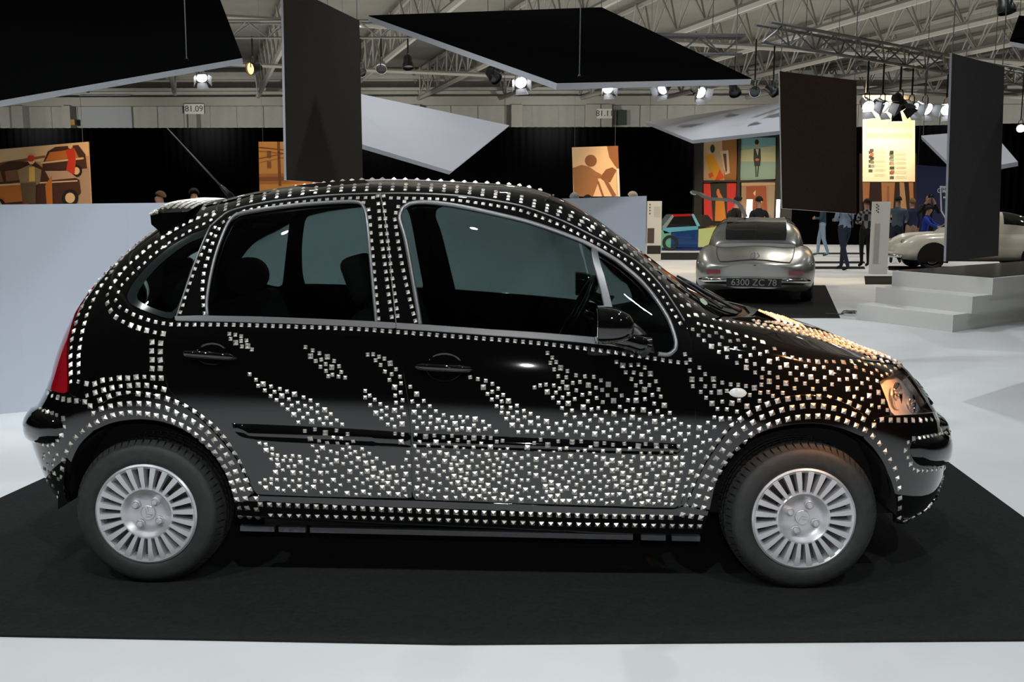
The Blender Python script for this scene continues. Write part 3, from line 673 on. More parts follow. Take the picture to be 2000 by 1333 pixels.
# ------------------------------------------------------------------ underbody, arch liners, interior
mb = MB()
mb.box((.42,-.70,.21), (2.02,.70,.32)); mb.box((-.42,-.46,.25), (.42,.46,.36)); mb.box((2.02,-.46,.20), (2.95,.46,.34))
mb.build('underbody', DARK, CAR)
def arch_liner(xc):
    for sgn in (-1, 1):
        m = MB(); n = 24; r = .355; ring = [(xc+r*math.cos(PI*k/n-0.0), .285+r*math.sin(PI*k/n)) for k in range(n+1)]
        y0, y1 = sgn*.76, sgn*.50; k = len(ring)
        m.add([(x, y0, z) for x, z in ring]+[(x, y1, z) for x, z in ring], [(i, i+1, i+1+k, i+k) for i in range(k-1)]+[tuple(range(k, 2*k))])
        m.build('wheel_arch_liner', DARK, CAR, 40)
arch_liner(0.0); arch_liner(2.46)
m = MB()
for sgn in (-1, 1): m.box((.33, sgn*.735-.02, .17), (2.12, sgn*.735+.02, .2))
# the grey jacking flange below the sill, with its notches
fl = MB()
for a, b in ((470,536),(545,597),(606,1236),(1252,1300),(1312,1367)):
    p0, p1 = unp(a, 1027+(a-470)*.0225, -.735), unp(b, 1027+(b-470)*.0225, -.735)
    dz = -.020
    fl.add([(p0[0],-.742,p0[2]),(p1[0],-.742,p1[2]),(p1[0],-.742,p1[2]+dz),(p0[0],-.742,p0[2]+dz),(p0[0],-.72,p0[2]),(p1[0],-.72,p1[2]),(p1[0],-.72,p1[2]+dz),(p0[0],-.72,p0[2]+dz)],
           [(0,1,2,3),(4,7,6,5),(0,4,5,1),(1,5,6,2),(2,6,7,3),(3,7,4,0)])
fl.build('sill_flange', mat('grey_primer_steel', (0.09, 0.095, 0.105), 0.5, 0.3), SILLS[0])
INT = mat('charcoal_seat_fabric', (0.006, 0.006, 0.007), 0.85)
def seat(name, x, y, w, zs, hb, rec, head=True):
    o = None
    m = MB()
    def rbox(mb, c, s, tilt):
        bm = bmesh.new(); bmesh.ops.create_cube(bm, size=1); bmesh.ops.scale(bm, vec=s, verts=bm.verts)
        bmesh.ops.bevel(bm, geom=bm.edges[:], offset=min(s)*0.35, segments=3, profile=0.5, affect='EDGES')
        R = Matrix.Rotation(tilt, 4, 'Y'); vs = [R@v.co+Vector(c) for v in bm.verts]; bm.verts.index_update()
        mb.add(vs, [tuple(v.index for v in f.verts) for f in bm.faces]); bm.free()
    rbox(m, (x, y, zs), (.50, w, .16), -0.08)
    o = m.build(name, INT, CAR, True)
    b = MB(); rbox(b, (x-.25-.5*hb*math.sin(rec), y, zs+.05+.5*hb*math.cos(rec)), (.15, w*.98, hb), -rec); b.build('backrest', INT, o, True)
    if head:
        h = MB(); hx, hz = x-.25-(hb+.12)*math.sin(rec), zs+.05+(hb+.12)*math.cos(rec)
        rbox(h, (hx, y, hz), (.10, .27, .19), -rec); h.build('headrest', INT, o, True)
        
        for dy in (-.06, .06): p = MB(); p.tube([(hx, y+dy, hz), (hx+.03, y+dy, hz-.18)], .006, 6); p.build('headrest_post', CHROME, o)
    return o
seat('front_seat', 1.22, -.36, .50, .47, .54, .33); seat('front_seat', 1.22, .36, .50, .47, .54, .33)
rs_ = seat('rear_seat', .52, 0, 1.22, .50, .50, .35, False)
for y in (-.40, .40):
    h = MB(); h.lathe([(0,-.13),(.06,-.125),(.085,-.09),(.09,0),(.085,.09),(.06,.125),(0,.13)], 20, 'Y', (.06, y, 1.10)); h.build('headrest', INT, rs_, True)
m = MB(); m.prism([(1.75,-.66,.55),(1.75,-.66,.86),(1.82,-.66,.93),(1.95,-.66,.955),(2.22,-.60,.955),(2.25,-.60,.55)], (0, 1.30, 0)); m.build('dashboard', INT, CAR, 40)
m = MB(); m.box((-.30,-.55,.72), (.10,.55,.74)); m.build('parcel_shelf', INT, CAR)
m = MB(); tl = Matrix.Rotation(math.radians(-62), 4, 'Y')
ring = [tl@Vector((.185*math.cos(a), .185*math.sin(a), 0))+Vector((1.66,.36,.93)) for a in np.linspace(0, 2*PI, 33)[:-1]]
m.tube(ring, .015, 8, closed=True)
for a in (0, 2.1, 4.2): m.tube([Vector((1.68,.36,.92)), tl@Vector((.18*math.cos(a), .18*math.sin(a), 0))+Vector((1.66,.36,.93))], .014, 6)
m.tube([(1.66,.36,.93),(1.85,.36,.85)], .03, 8)
m.build('steering_wheel', PLAST, CAR, True)
# ------------------------------------------------------------------ smaller fittings
# cowl with the wipers
cw = [uvp(1391,624)]+wb+[wb_c, hr_c]+hr[::-1][:-1]
panel('cowl', np.array(cw), PLAST, CAR, off=-0.012, roll=0.004, centre=True, step=6)
def wiper(p0, p1, arm):
    m = MB(); m.tube(arm, [.010, .008, .006], 8); w = m.build('wiper', PLAST, CAR, True)
    m = MB(); P0, P1 = Vector(p0), Vector(p1); m.tube([P0, P0.lerp(P1, .5)+Vector((.004, 0, .004)), P1], .006, 6); m.build('wiper_blade', PLAST, w, True)
wiper((2.20,-.46,1.035), (2.02,.10,1.155), [(2.30,-.34,1.01), (2.22,-.25,1.05), (2.12,-.18,1.11)])
wiper((2.24,.20,1.06), (2.05,.62,1.10), [(2.34,.22,1.0), (2.25,.32,1.05), (2.15,.42,1.10)])
# aerial
ab = Vector(unp(446, 379, 0)); at_ = Vector(unp(327, 251, 0))
m = MB(); m.tube([ab-(at_-ab)*0.06, ab+(at_-ab)*.08, ab+(at_-ab)*.13], [.016, .010, .006], 10); an = m.build('aerial', PLAST, CAR, True)
m = MB(); m.tube([ab+(at_-ab)*.1, at_], [.0045, .0025], 8); m.build('aerial_rod', mat('grey_aerial', (.12, .12, .13), .4, .3), an, True)
# roof spoiler
m = MB(); secs = []
for y in np.linspace(-.49, .49, 21):
    q = abs(y)/.49; xt = -.135+.085*q**2.5; xl = .13-.03*q; zt = 1.404-.012*q*q; zl = 1.458-.038*q*q-.012*q**6
    k = (1-q**8)**.5 if q < 1 else 0.02; k = max(k, .45)
    xm = (xt+xl)/2; zm = (zt+zl)/2
    secs.append([(xl, y, zl+.004), (xl-.10, y, zl-.012+.022*k), (xm-.04, y, zm+.026*k), (xt+.03, y, zt+.024*k), (xt, y, zt+.010*k), (xt+.002, y, zt-.030), (xt+.03, y, zt-.055), (xm+.03, y, zm-.085)])
nv = len(secs[0]); vs = [v for s_ in secs for v in s_]; fs = [(i*nv+k, i*nv+(k+1) % nv, (i+1)*nv+(k+1) % nv, (i+1)*nv+k) for i in range(len(secs)-1) for k in range(nv)]
m.add(vs, fs+[tuple(range(nv)), tuple(range((len(secs)-1)*nv, len(secs)*nv))]); SPOIL = m.build('roof_spoiler', PAINT, CAR, 50)
# indicator, lamp inside, chin lip, sticker, rear wiper
panel('side_indicator', pxuv([(1423,767),(1430,760),(1441,758),(1453,761),(1459,769),(1452,776),(1440,777),(1429,774)]), mat('pale_lens', (.75, .74, .70), .15, 0, .6), FENDERS[0], off=.002, bulge=.008, bw=7, step=3, bstep=3, mirror=False)
REFL = mat('lamp_reflector', (0.9, 0.88, 0.88), 0.35, 0.35, 0, 0, 30, 0.25)
hl = pxuv(HEADL, inset=1.5)
panel('lamp_reflector', hl, REFL, HEADLAMPS[0], off=-.045, roll=-.040, step=6, mirror=False, note=False)
for (px, py, r) in ((1768, 768, .050), (1797, 782, .036)):
    uvb = uvp(px, py); c = Vector(surf(uvb)-snrm(uvb)*.040); ax = Vector((.80, -.58, .10)).normalized()
    pr = MB(); pr.lathe([(0, -.022), (r*.5, -.018), (r*.85, -.004), (r, .010), (r*1.06, .011), (r*1.06, .004)], 24, 'X'); pr.lathe([(0, .016), (.010, .012), (.012, -.01)], 12, 'X')
    R = ax.to_track_quat('X', 'Z').to_matrix(); m = MB(); m.add([R@Vector(v)+c for v in pr.v], pr.f); m.build('lamp_bowl', CHROME, HEADLAMPS[0], True)
lip = [(1752,1016),(1790,1010),(1820,998),(1838,984),(1848,966),(1852,978),(1846,992),(1834,1007),(1810,1020),(1775,1029),(1752,1031)]
panel('bumper_lip', pxuv(lip, n=4), PAINT, FBUMP, off=.004, bulge=.016, bw=12, step=4, bstep=4, mirror=False)
panel('windscreen_sticker', pxuv([(1366,584),(1372,583),(1379,589),(1382,595),(1377,597),(1369,591)]), mat('pale_green_paper', (.45, .55, .40), .6), WINDSCREEN, off=.001, roll=0, step=3, bstep=3, mirror=False, note=False)
# door handles
def handle(px0, py0, px1, py1, bx, by, rx, ry, door):
    ell = [(bx+rx*math.cos(a), by+ry*math.sin(a)) for a in np.linspace(0, 2*PI, 17)[:-1]]
    panel('handle_bowl', pxuv(ell), PAINT, door, off=.002, bulge=-.010, bw=14, step=4, bstep=3, mirror=False, roll=0, note=False)
    P0, P1 = surf(uvp(px0, py0)), surf(uvp(px1, py1)); n0 = snrm(uvp(bx, by)); m = MB(); N = 15; nk = 12
    vs = []
    for i in range(N):
        s = i/(N-1); c = P0*(1-s)+P1*s+n0*(.006+.026*math.sin(PI*s)**.6); w = .0125*(1-(2*s-1)**6)**.5+.0005; d = .011*(1-(2*s-1)**6)**.5+.0005
        for k in range(nk):
            a = 2*PI*k/nk; vs.append(c+np.array([0, 0, 1])*w*math.copysign(abs(math.sin(a))**.7, math.sin(a))+n0*d*math.cos(a))
    fs = [(i*nk+k, i*nk+(k+1) % nk, (i+1)*nk+(k+1) % nk, (i+1)*nk+k) for i in range(N-1) for k in range(nk)]
    m.add(vs, fs+[tuple(range(nk)), tuple((N-1)*nk+k for k in range(nk))]); m.build('door_handle', PAINT, door, True)
handle(356, 691, 463, 699, 414, 692, 31, 22, REAR_DOORS[0])
handle(808, 716, 925, 722, 868, 718, 37, 28, FRONT_DOORS[0])
# door mirror
mc = Vector(unp(1166, 634, -.94)); vs = []; N, K = 10, 24
for i in range(N+1):
    s = i/N; a = s*PI/2
    for k in range(K):
        b = 2*PI*k/K; cy = math.copysign(abs(math.cos(b))**.75, math.cos(b)); cz = math.copysign(abs(math.sin(b))**.75, math.sin(b)); r = math.cos(a)**.62 if i < N else .02
        vs.append(mc+Vector((.128*math.sin(a), .092*cy*r, .066*cz*r-.010*s)))
m = MB(); m.add(vs, [(i*K+k, i*K+(k+1) % K, (i+1)*K+(k+1) % K, (i+1)*K+k) for i in range(N) for k in range(K)]+[tuple(range(K)), tuple(N*K+k for k in range(K))])
MIR = m.build('door_mirror', PAINT, FRONT_DOORS[0], 50)
m = MB(); g_ = [(0, .086*math.copysign(abs(math.cos(b))**.75, math.cos(b)), .060*math.copysign(abs(math.sin(b))**.75, math.sin(b))) for b in np.linspace(0, 2*PI, 25)[:-1]]
m.prism([mc+Vector(p)+Vector((-.002, 0, 0)) for p in g_], (-.002, 0, 0)); m.build('mirror_glass', CHROME, MIR)
m = MB(); a0 = mc+Vector((.055, .06, -.045)); b0 = Vector(unp(1258, 676, -.80))
m.tube([a0, a0.lerp(b0, .35)+Vector((.01, 0, -.008)), a0.lerp(b0, .75), b0], [.030, .028, .032, .045], 14); m.build('mirror_arm', PAINT, MIR, True)
panel('mirror_foot', pxuv([(1196,618),(1230,625),(1258,645),(1275,672),(1280,692),(1214,680),(1200,655)]), PLAST, FRONT_DOORS[0], off=-.004, bulge=.014, bw=10, step=4, bstep=4, mirror=False, note=False)
# mirrored copy on the far door
def mirror_tree(o, parent):
    me = o.data.copy(); me.transform(Matrix.Diagonal((1, -1, 1, 1))); me.flip_normals(); c = link(bpy.data.objects.new(o.name.split('.')[0], me), parent)
    for ch in o.children: mirror_tree(ch, c)
mirror_tree(MIR, FRONT_DOORS[1])

# ------------------------------------------------------------------ the studs
av = []; af = []; o_ = 0
for v, t in NEAR: av.append(v); af += [tuple(map(int, q+o_)) for q in t]; o_ += len(v)
SKIN = BVHTree.FromPolygons([tuple(v) for v in np.concatenate(av)], af)
STUDS = []     # (position, normal, along, width)
def put(px, py, w, along=None):
    loc, n, i, d = SKIN.ray_cast(ODIR, Vector(ray(px, py)))
    uv = uvp(px, py)
    if loc is None: loc = Vector(surf(uv))
    nn = Vector(snrm(uv))
    if n is not None:
        n = n if n.dot(nn) > 0 else -n
        nn = (nn*0.5+n*0.5).normalized() if n.dot(nn) > 0.5 else nn
    if along is None: al = Vector((1, 0, 0))
    else:
        e = surf(uvp(px+along[0], py+along[1]))-surf(uvp(px-along[0], py-along[1])); al = Vector(e)
    STUDS.append((loc, nn, al, w))
SMALL, BIG = 0.0136, 0.0190
def pts(s, ox, oy, sc):
    for tok in s.split():
        big = tok.endswith('L'); x, y = tok.rstrip('L').split(','); put(ox+float(x)*sc, oy+float(y)*sc, BIG if big else SMALL)
def row(line, gap, w, smooth=True, n=None, start=0.0, alt=None):
    P = np.array(smooth_line([np.array(p, float) for p in line], False, 8)) if smooth else np.array(line, float)
    c = np.concatenate([[0], np.cumsum(np.linalg.norm(np.diff(P, axis=0), axis=1))]); k = n or max(int(round(c[-1]/gap))+1, 2)
    for i, s in enumerate(np.linspace(start, c[-1], k)):
        x, y = np.interp(s, c, P[:, 0]), np.interp(s, c, P[:, 1]); x2, y2 = np.interp(s+2, c, P[:, 0]), np.interp(s+2, c, P[:, 1]); x1, y1 = np.interp(s-2, c, P[:, 0]), np.interp(s-2, c, P[:, 1])
        ww = w if alt is None else (w if i % 4 else alt)
        put(x, y, ww, ((x2-x1), (y2-y1)))
S2 = 400/1997.
pts('738,262 797,271 854,286 750,311 800,349L 853,332 906,327 861,385 918,381L 958,414 1480,391 1551,423 1617,451 1530,480L 1694,486L 1635,513 1580,527 1760,526 1678,557 1627,583 1737,588L 1809,578 1681,624 1830,634 1744,661 1704,676 1803,679 1868,690 937,657 999,711 1068,752L 1020,770 1147,776 1231,800 1085,815 1180,829 1302,825 1250,868L 1375,852L 1141,870 1199,909 1320,902 1462,882 1530,912 1407,937 1256,955 1348,963 1478,966 1600,957 1539,991 1308,1001 1421,1011 1668,1004L 1504,1044 1598,1031 1368,1052L 1728,1046 1459,1083 1619,1096 1686,1083 1786,1108 1413,1127 1542,1117L 1659,1142 1731,1143 1840,1147 1475,1211 1573,1195 1674,1228L 1783,1206 1891,1240', 300, 600, S2)
pts('340,464 394,461 451,485 417,520 503,504 560,550L 466,566 616,608 508,630 574,656 655,680 553,712 665,745 602,783L 662,834 608,865 680,910 617,934 673,983 602,1010L 697,1047 315,819 361,865 316,883 410,905 366,958 464,948 527,983 420,1037L 477,1014 524,1060 474,1090 578,1098 644,1074 537,1147 603,1168 676,1142L 607,1238 681,1244 666,1315L 756,778 818,850L 776,922 888,917 833,966 947,970 792,1029L 895,1023 1006,1018 848,1079 956,1074 1082,1055 1030,1107L 790,1120 880,1136 950,1137 1101,1122 1163,1079 1243,1072 1311,1079 1389,1096L 1193,1139L 1273,1120 1465,1121 822,1180 926,1188 1010,1184 1075,1173 1132,1196 1211,1198 1260,1183 1376,1157 1327,1196L 1422,1206 1485,1190 1527,1163 1595,1217 1340,685 1414,704 1492,720 1557,750 1468,783L 1612,797 1555,827 1508,849 1661,859 1604,879 1551,903 1648,921 1713,917L 1597,968 1652,981 1733,983 1795,964 1646,1033 1710,1040 1797,1030 1864,1014 1928,1043 1692,1092 1757,1077 1870,1077 1807,1106 1750,1155L 1842,1165 1929,1131L 1810,1223 1897,1217 1970,1217 808,1249 905,1266L 991,1255 1078,1272 1163,1258 1219,1300 1289,1275 1376,1281L 1470,1272 1540,1280 1595,1313 1655,1306 846,1316 1133,1325', 650, 600, S2)
pts('346,449 393,493 374,545 431,537 412,609 474,593L 541,625 451,676 530,686 624,666 712,677 798,681 867,715 939,755L 493,733 593,741 663,732 744,762L 534,785L 220,785 275,765 331,757 408,766 466,795 344,829L 428,835 626,813 820,788 879,809 1014,808 551,850 686,857 759,843 400,885 491,883 826,888 932,861 1071,863 612,899 741,921 885,928 991,914L 1130,910 454,934 548,942L 694,977L 841,988 776,1000 487,987 585,1011 1051,975 1110,1016 1182,999 914,1025 994,1044L 525,1052 612,1077 705,1055 813,1061 1090,1100 1173,1079L 761,1109 868,1107L 1244,1099 1280,1004L 513,1124 435,1141 336,1119L 569,1156 663,1143L 938,1141 1018,1131 1154,1150 734,1178 833,1180 968,1199 1092,1207L 1236,1178 893,1223 807,1240L 475,1199L 622,1220 1180,1231 1029,1252 690,1249 538,1249 953,1269 1148,1272 1268,1263L 357,1183 262,1157 253,1082 296,1234 397,1239 1018,535 1080,569L 1159,567 1232,562 1296,591 1109,637 1187,639 1260,657 1349,651L 1165,703 1258,731 1404,725 1339,762 1207,765 1291,806L 1428,804 1213,838 1370,858 1450,874 1210,912L 1297,899 1386,943 1485,960L 1420,1017 1538,1034 1346,1042 1465,1069 1391,1118L 1305,1136 1475,1144 1530,1111 1585,1097 1649,1142 1406,1192 1586,1180 1333,1217 1527,1210 1637,1245L 1724,1170 1724,1240 1478,1279L 1355,1288 1565,1297 1689,1303 1686,461 1737,515 1733,621 1755,706L 1764,773 1825,1182L 1814,1272', 1000, 600, S2)
pts('285,233 345,243 407,285 349,302L 410,339 460,349 397,389 455,391 535,362 607,354 674,361 515,401 588,400 683,418L 755,389 463,447L 567,461 627,453 747,464 512,495 441,516L 611,519L 689,520 811,492 753,545 880,524L 944,517 1023,504 338,590 399,580 454,589 534,586 607,601 674,589 288,622 397,627 824,599 890,605 1005,594L 748,625 571,652 674,657L 811,661L 345,668L 459,678L 519,694 619,696 737,704 952,644 1073,642 886,716 963,714 1030,694 1139,722L 1227,733 1297,708L 1357,733 1450,733 1545,724L 1635,733L 1711,747 778,187L 865,206 944,224 1004,176 1081,184 1044,228 1197,211 1140,238 801,257 898,279L 842,311 979,311 1040,328 1094,291 1160,273 1217,316 1285,288 1171,334 1128,362 859,367 941,383 837,412 1034,403L 911,449 984,434 1099,432 1180,422 1247,384L 1302,350 1355,333 1427,380 1384,410 1321,424L 1499,426 1233,467 1399,476L 1165,508L 1093,555 1278,527 1334,504L 1473,521L 1528,486 1588,473L 1676,467 1745,452 1711,533L 1622,543 1548,562L 1390,562L 1443,570 1231,583 1156,600 1337,585 1487,596 1291,622 1427,622 1534,624L 1622,614L 1689,592 1748,628 1210,662 1368,661 1482,665L 1580,669 1691,680L 1733,320 1713,392', 450, 820, S2)
pts('332,310 450,320 541,323L 392,352L 613,342L 722,323 861,331 799,362 927,357 1006,342L 1092,336 1180,351L 1274,333 314,386 495,388 433,417 591,408L 684,379L 857,402 757,414L 1030,400 1107,388 963,423 1157,421 1239,385 1343,376 1406,351 332,455 536,453 655,436 712,444 826,467L 909,459 1009,474 1071,445 1129,472 1209,451 1296,433 397,490 476,499L 586,507 656,489L 749,497L 959,514 1070,505 1195,508 1260,495 1342,473 324,520 538,543 684,554L 811,527 888,529L 1018,547 1124,537L 1286,548 337,584 413,577 618,571 747,563 799,588L 949,595L 1065,584 1196,584 1343,592 477,610 547,626 655,625 721,617L 874,619L 1014,642L 1122,621 1258,607L 387,644 322,669L 792,649 937,655 1181,656 1321,654 452,686L 532,700 610,683 670,707 741,683L 838,689L 899,695 974,696L 1083,692L 1249,687 1380,688L 372,712 324,744 423,746 489,766 602,766L 699,764 778,744L 859,772L 933,753L 986,778 1028,724 1162,735L 1075,773L 1140,784 1200,790 1240,759L 1303,721 1338,787L 1415,763 1475,791 1409,438 1484,389L 1482,466 1405,592 1417,525 1454,664 1495,714 345,218 507,221L 635,229 433,253 300,258 576,268 702,269L 778,280 873,271 962,293 1037,268L 826,222 948,235 1099,217 1129,291 1205,285 1398,273L 1465,230 1482,547L', 750, 820, S2)
pts('100,248L 30,198 201,213 337,221L 425,214 571,242L 651,232 735,247 846,237 981,258L 1054,240 1160,255L 1252,263 1374,263 217,287 282,279 516,271 900,285 637,305 393,309 462,303 547,325 791,306L 1010,324 1092,324 1210,318 1306,316 160,313 20,305 55,352 205,370 134,382 322,355L 426,366 572,361 640,380L 727,400L 837,360 936,361 1026,377L 1111,374 1190,382L 1264,375 1346,380L 1411,371 78,419 280,418 366,432 491,405 559,433 674,436L 807,427L 913,407 1081,436L 1142,427 1266,441L 1190,457 1343,462 1413,440L 147,459 219,461L 437,452 870,457 1013,464 59,494 340,488 622,491 778,485 728,499L 919,495L 1121,490 118,527 276,516 405,519 482,509L 557,510 830,525L 1066,530 1233,518L 1311,539L 1398,516 183,546 350,567 564,568 653,556 990,548L 1165,557L 245,575 60,583L 427,591 750,576L 889,569L 133,615L 305,609 609,605 693,603 828,609L 961,615L 1049,604L 1284,598 1369,595L 380,635 508,613 879,636 1153,625 1223,628L 75,655L 203,648L 452,666 549,664 674,656 767,652L 1362,652 139,688L 280,671L 829,677 951,682 1008,670L 1111,675L 609,686 229,697 87,706 359,707L 890,704L 1226,686 1292,686L 1349,709 48,770 123,756L 197,747L 433,742L 512,725 573,744 680,739L 731,731 797,734L 367,766 989,745L 1054,725L 916,768L 1110,741 1184,737L 1249,765 1327,767L 172,801L 244,799L 307,799L 87,805 403,809 472,804L 539,804L 622,787 674,819 731,809 836,803L 946,825 1018,821L 1080,802L 1134,822 1186,798 1249,826 1310,829 1475,142 1387,147L 1641,124 1566,174 1612,229 1682,205 1440,205 1447,301 1537,270 1528,339 1593,316 1521,414 1498,512L 1468,584 1445,657 1423,741', 1050, 820, S2)
pts('215,243 256,254 302,260 355,272 409,295L 460,308 526,325 577,342 633,362L 177,280 244,290 330,303 214,318 286,322 368,331 421,356 472,350 515,387 252,352 299,390L 352,377 398,406L 457,403 348,427 400,460 486,455 553,447 615,440 575,403 660,425 709,405 772,440 826,462 880,476 932,484 990,490L 1046,489 1095,490 1157,493L 1211,492 1258,485 1283,467 1316,460 464,497 528,485 581,505 676,488L 729,472 526,527L 634,536 745,528 787,512L 853,530 912,520 967,537 1030,527 1127,535 1189,550 1238,527 1290,546 1302,507 1342,503 1354,462L 583,560 676,562 730,592 627,592 812,567 889,573 945,590L 1037,593 1080,562L 1131,607 1181,603 1233,587L 1317,602 1342,565 1375,547 1388,508 1410,490 1430,520 675,618L 783,630L 850,607 907,632 988,618 1084,638 1187,667L 1246,665 1278,630 1334,657 1377,615 624,640 578,660L 523,648 473,640 424,637 369,626 312,603L 258,570 220,528 231,605 258,650 317,648 297,690 229,687 352,688L 398,680 730,657 840,663 958,668 1036,668 763,693 668,688 616,692 548,707 263,725 369,750 431,760L 302,762L 478,742 530,780L 612,745 699,713 1326,712L 1228,718 1280,733 1342,775 1386,690L 1415,750L 1443,805 1390,787 338,798 398,800 464,815 317,853 363,863L 418,860 275,888 318,917 217,922L 263,950 210,980 243,1018 290,1002 196,1047 1408,583 1442,572 1470,552 1497,535 1520,522 1540,512', 1300, 560, .3)
pts('1408,868L 1465,870L 1515,870L 1563,870L 1611,870L 1659,870L 1697,868 1732,866 1760,860 1785,853 1356,905L', 1300, 560, .3)
pts('1850,945 1830,953 1805,962 1785,967 1760,970 1735,975 1709,979 1684,984 1655,988 1616,992L 1580,1015 1563,1067L 1578,1113 1596,1157L 1618,1187 1645,1197L 1675,1197 1704,1198 1735,1195 1762,1192 1790,1188 1815,1183 1840,1178 1862,1170', 1300, 560, .3)
pts('1843,445 1833,465 1825,483 1815,515 1805,545 1785,565 1555,728L 1610,717L 1665,708L 1713,697L 1755,680L 1785,665 1808,645', 1300, 800, .3)
# wheel-arch rows
row([(1369,1012),(1373,996),(1378,980),(1385,963),(1391,946),(1401,929),(1410,912),(1420,898),(1431,883),(1449,868),(1460,855),(1494,835),(1532,821),(1570,815),(1608,814),(1645,821),(1679,835),(1695,844),(1707,855),(1720,869),(1730,883),(1738,898),(1746,912),(1751,929),(1755,945),(1757,962),(1757.5,978),(1757,996),(1756,1013)], 19.2, BIG)
row([(1350,1009),(1355,993),(1362,976),(1367,959),(1374,941),(1384,923),(1393,905),(1405,888),(1418,871),(1434,854),(1467,828),(1506,808),(1547,797),(1588,793),(1628,798),(1667,810),(1686,819)], 20.2, BIG)
row([(1333,1006),(1341,989),(1347,974),(1352,955),(1360,935),(1369,915),(1379,897),(1391,878),(1406,859),(1421,841),(1438,826),(1479,799),(1521,783),(1564,777),(1608,776),(1650,785),(1670,792),(1695,805)], 20.6, BIG)
row([(122,951),(121,936),(121.5,921),(123,906),(127,892),(134,876),(141,864),(150,853),(161,843),(175,832),(189,825),(204,817),(220,812),(237,809),(254,807),(271,808),(289,810),(306,813),(323,817),(340,825),(357,833),(373,843),(388,855),(402,867),(415,880),(427,894),(437,910),(446,926),(452,943),(458,961),(463,979),(467,995),(469,1010)], 17.0, BIG)
row([(198,799),(216,794),(237,790),(255,789),(272,789),(292,790),(311,795),(329,800),(347,809),(365,817),(382,828),(399,840),(414,855),(427,870),(440,885),(451,903),(460,921),(465,939),(473,956),(480,977),(483,995),(487,1011)], 18.4, BIG)
row([(195,782),(215,774),(237,770),(256,769),(274,770),(296,773),(317,777),(336,783),(356,792),(374,802),(392,814),(410,828),(426,843),(440,860),(452,878),(463,896),(472,914),(479,934),(485,951),(495,975)], 19.3, BIG)
row([(170,773),(187,767),(203,762),(218,758),(234,755),(251,754),(267,752.6),(284,753),(302,756.5),(320,761)], 16.3, BIG, alt=SMALL)
row([(153,746),(169.5,750),(182,751),(198,744),(214,741.5),(230,739),(249,739),(266,737),(284,736.7),(302,739),(315,739)], 16.3, BIG, alt=SMALL)
row([(297,668.6),(296,689),(297,704),(297,720.5)], 17, BIG); row([(314,670.7),(313,689),(313,704),(313,720)], 17, BIG)
row([(226,587),(234,600),(246,607),(258,613.5),(271,619),(284,623.5),(299,628),(313,631),(328,633),(343,634.4),(450,634.8),(560,638),(695,643),(760,647.7),(880,657),(1044,670),(1180,686),(1260,698),(1316,707),(1340,709)], 15.3, SMALL)
row([(210,576),(210,594),(218,610.5),(230.5,623),(245,631),(262,638),(280.5,644),(299.5,649),(319,652)], 17, BIG, alt=SMALL)
row([(138,746),(138,728),(138,709),(138,691),(140,673),(142,655.5),(147.5,637),(151,621),(157.5,606),(165,590),(172.5,574),(180,559.5),(189,546),(200,531),(211,516),(221,505),(232.5,493),(245,480.5),(259,470),(272,459),(286,449)], 16.6, BIG, alt=SMALL)
row([(153.6,728),(153.6,709),(153.6,691),(156.6,674),(159,657),(162.5,642),(167,626),(171,612),(178,596),(185,580.5),(192,567.5),(201,554),(212,539),(222,525),(230.5,513),(241,502),(253,491),(267,479.5),(279,468),(291,459),(307.5,448),(326,436)], 16.4, BIG, alt=SMALL)
row([(215.5,562.5),(225,549),(234.5,535.5),(243,525),(253.5,515.5),(265,505.5),(277,495),(289,484.5),(302,475.5),(318,464),(336,452),(352,443),(373.5,432),(395.5,423),(417,414)], 15.8, BIG, alt=SMALL)
row([(231,571),(238,557),(249,545.5),(260,534),(271,524),(282.5,514),(294,502.5),(306,493),(318,483),(331,474),(344,466),(358,459),(371,451),(385,444),(399.5,437),(412,430)], 15.2, SMALL)
row([(419,444.5),(411,458),(403.5,472.5),(397.5,485.5),(392,499.5),(384.5,516),(379.5,529),(373,546),(367,564),(361,580),(357,596),(352,610)], 15.3, SMALL)
row([(427,447.5),(420.5,461),(415,476),(410.5,489),(406,504),(401,520),(398,534),(396,550.5),(395,566),(396,581),(397.5,597),(399.5,612)], 15.3, SMALL)
row([(720,409.5),(722,424),(725,468),(729,510),(733,560),(739,622.5)], 15.1, SMALL); put(710, 396, SMALL)
row([(737.5,383),(740,410),(744,460),(752,520),(758,570),(765,619.5)], 14.9, SMALL); row([(749,383),(751,410),(756,460),(763,520),(770,570),(776.5,617.5)], 14.7, SMALL)
row([(771,429),(774,450),(782,500),(791,545),(800,585),(811,627)], 14.8, SMALL); put(790, 394, SMALL); put(778, 404, SMALL); put(773, 416, SMALL)
def offline(line, d):
    P = np.array(smooth_line([np.array(p, float) for p in line], False, 6)); e = np.gradient(P, axis=0); e /= np.linalg.norm(e, axis=1, keepdims=True); return [tuple(p) for p in P+np.stack([-e[:, 1], e[:, 0]], 1)*d]
row([(436,434)]+[p for p in offline(SEAM, 8) if 461 <= p[0] <= 736], 15.2, SMALL, False)
row([p for p in offline(SEAM, 9.5) if 763 <= p[0] <= 1330], 15.2, SMALL, False)
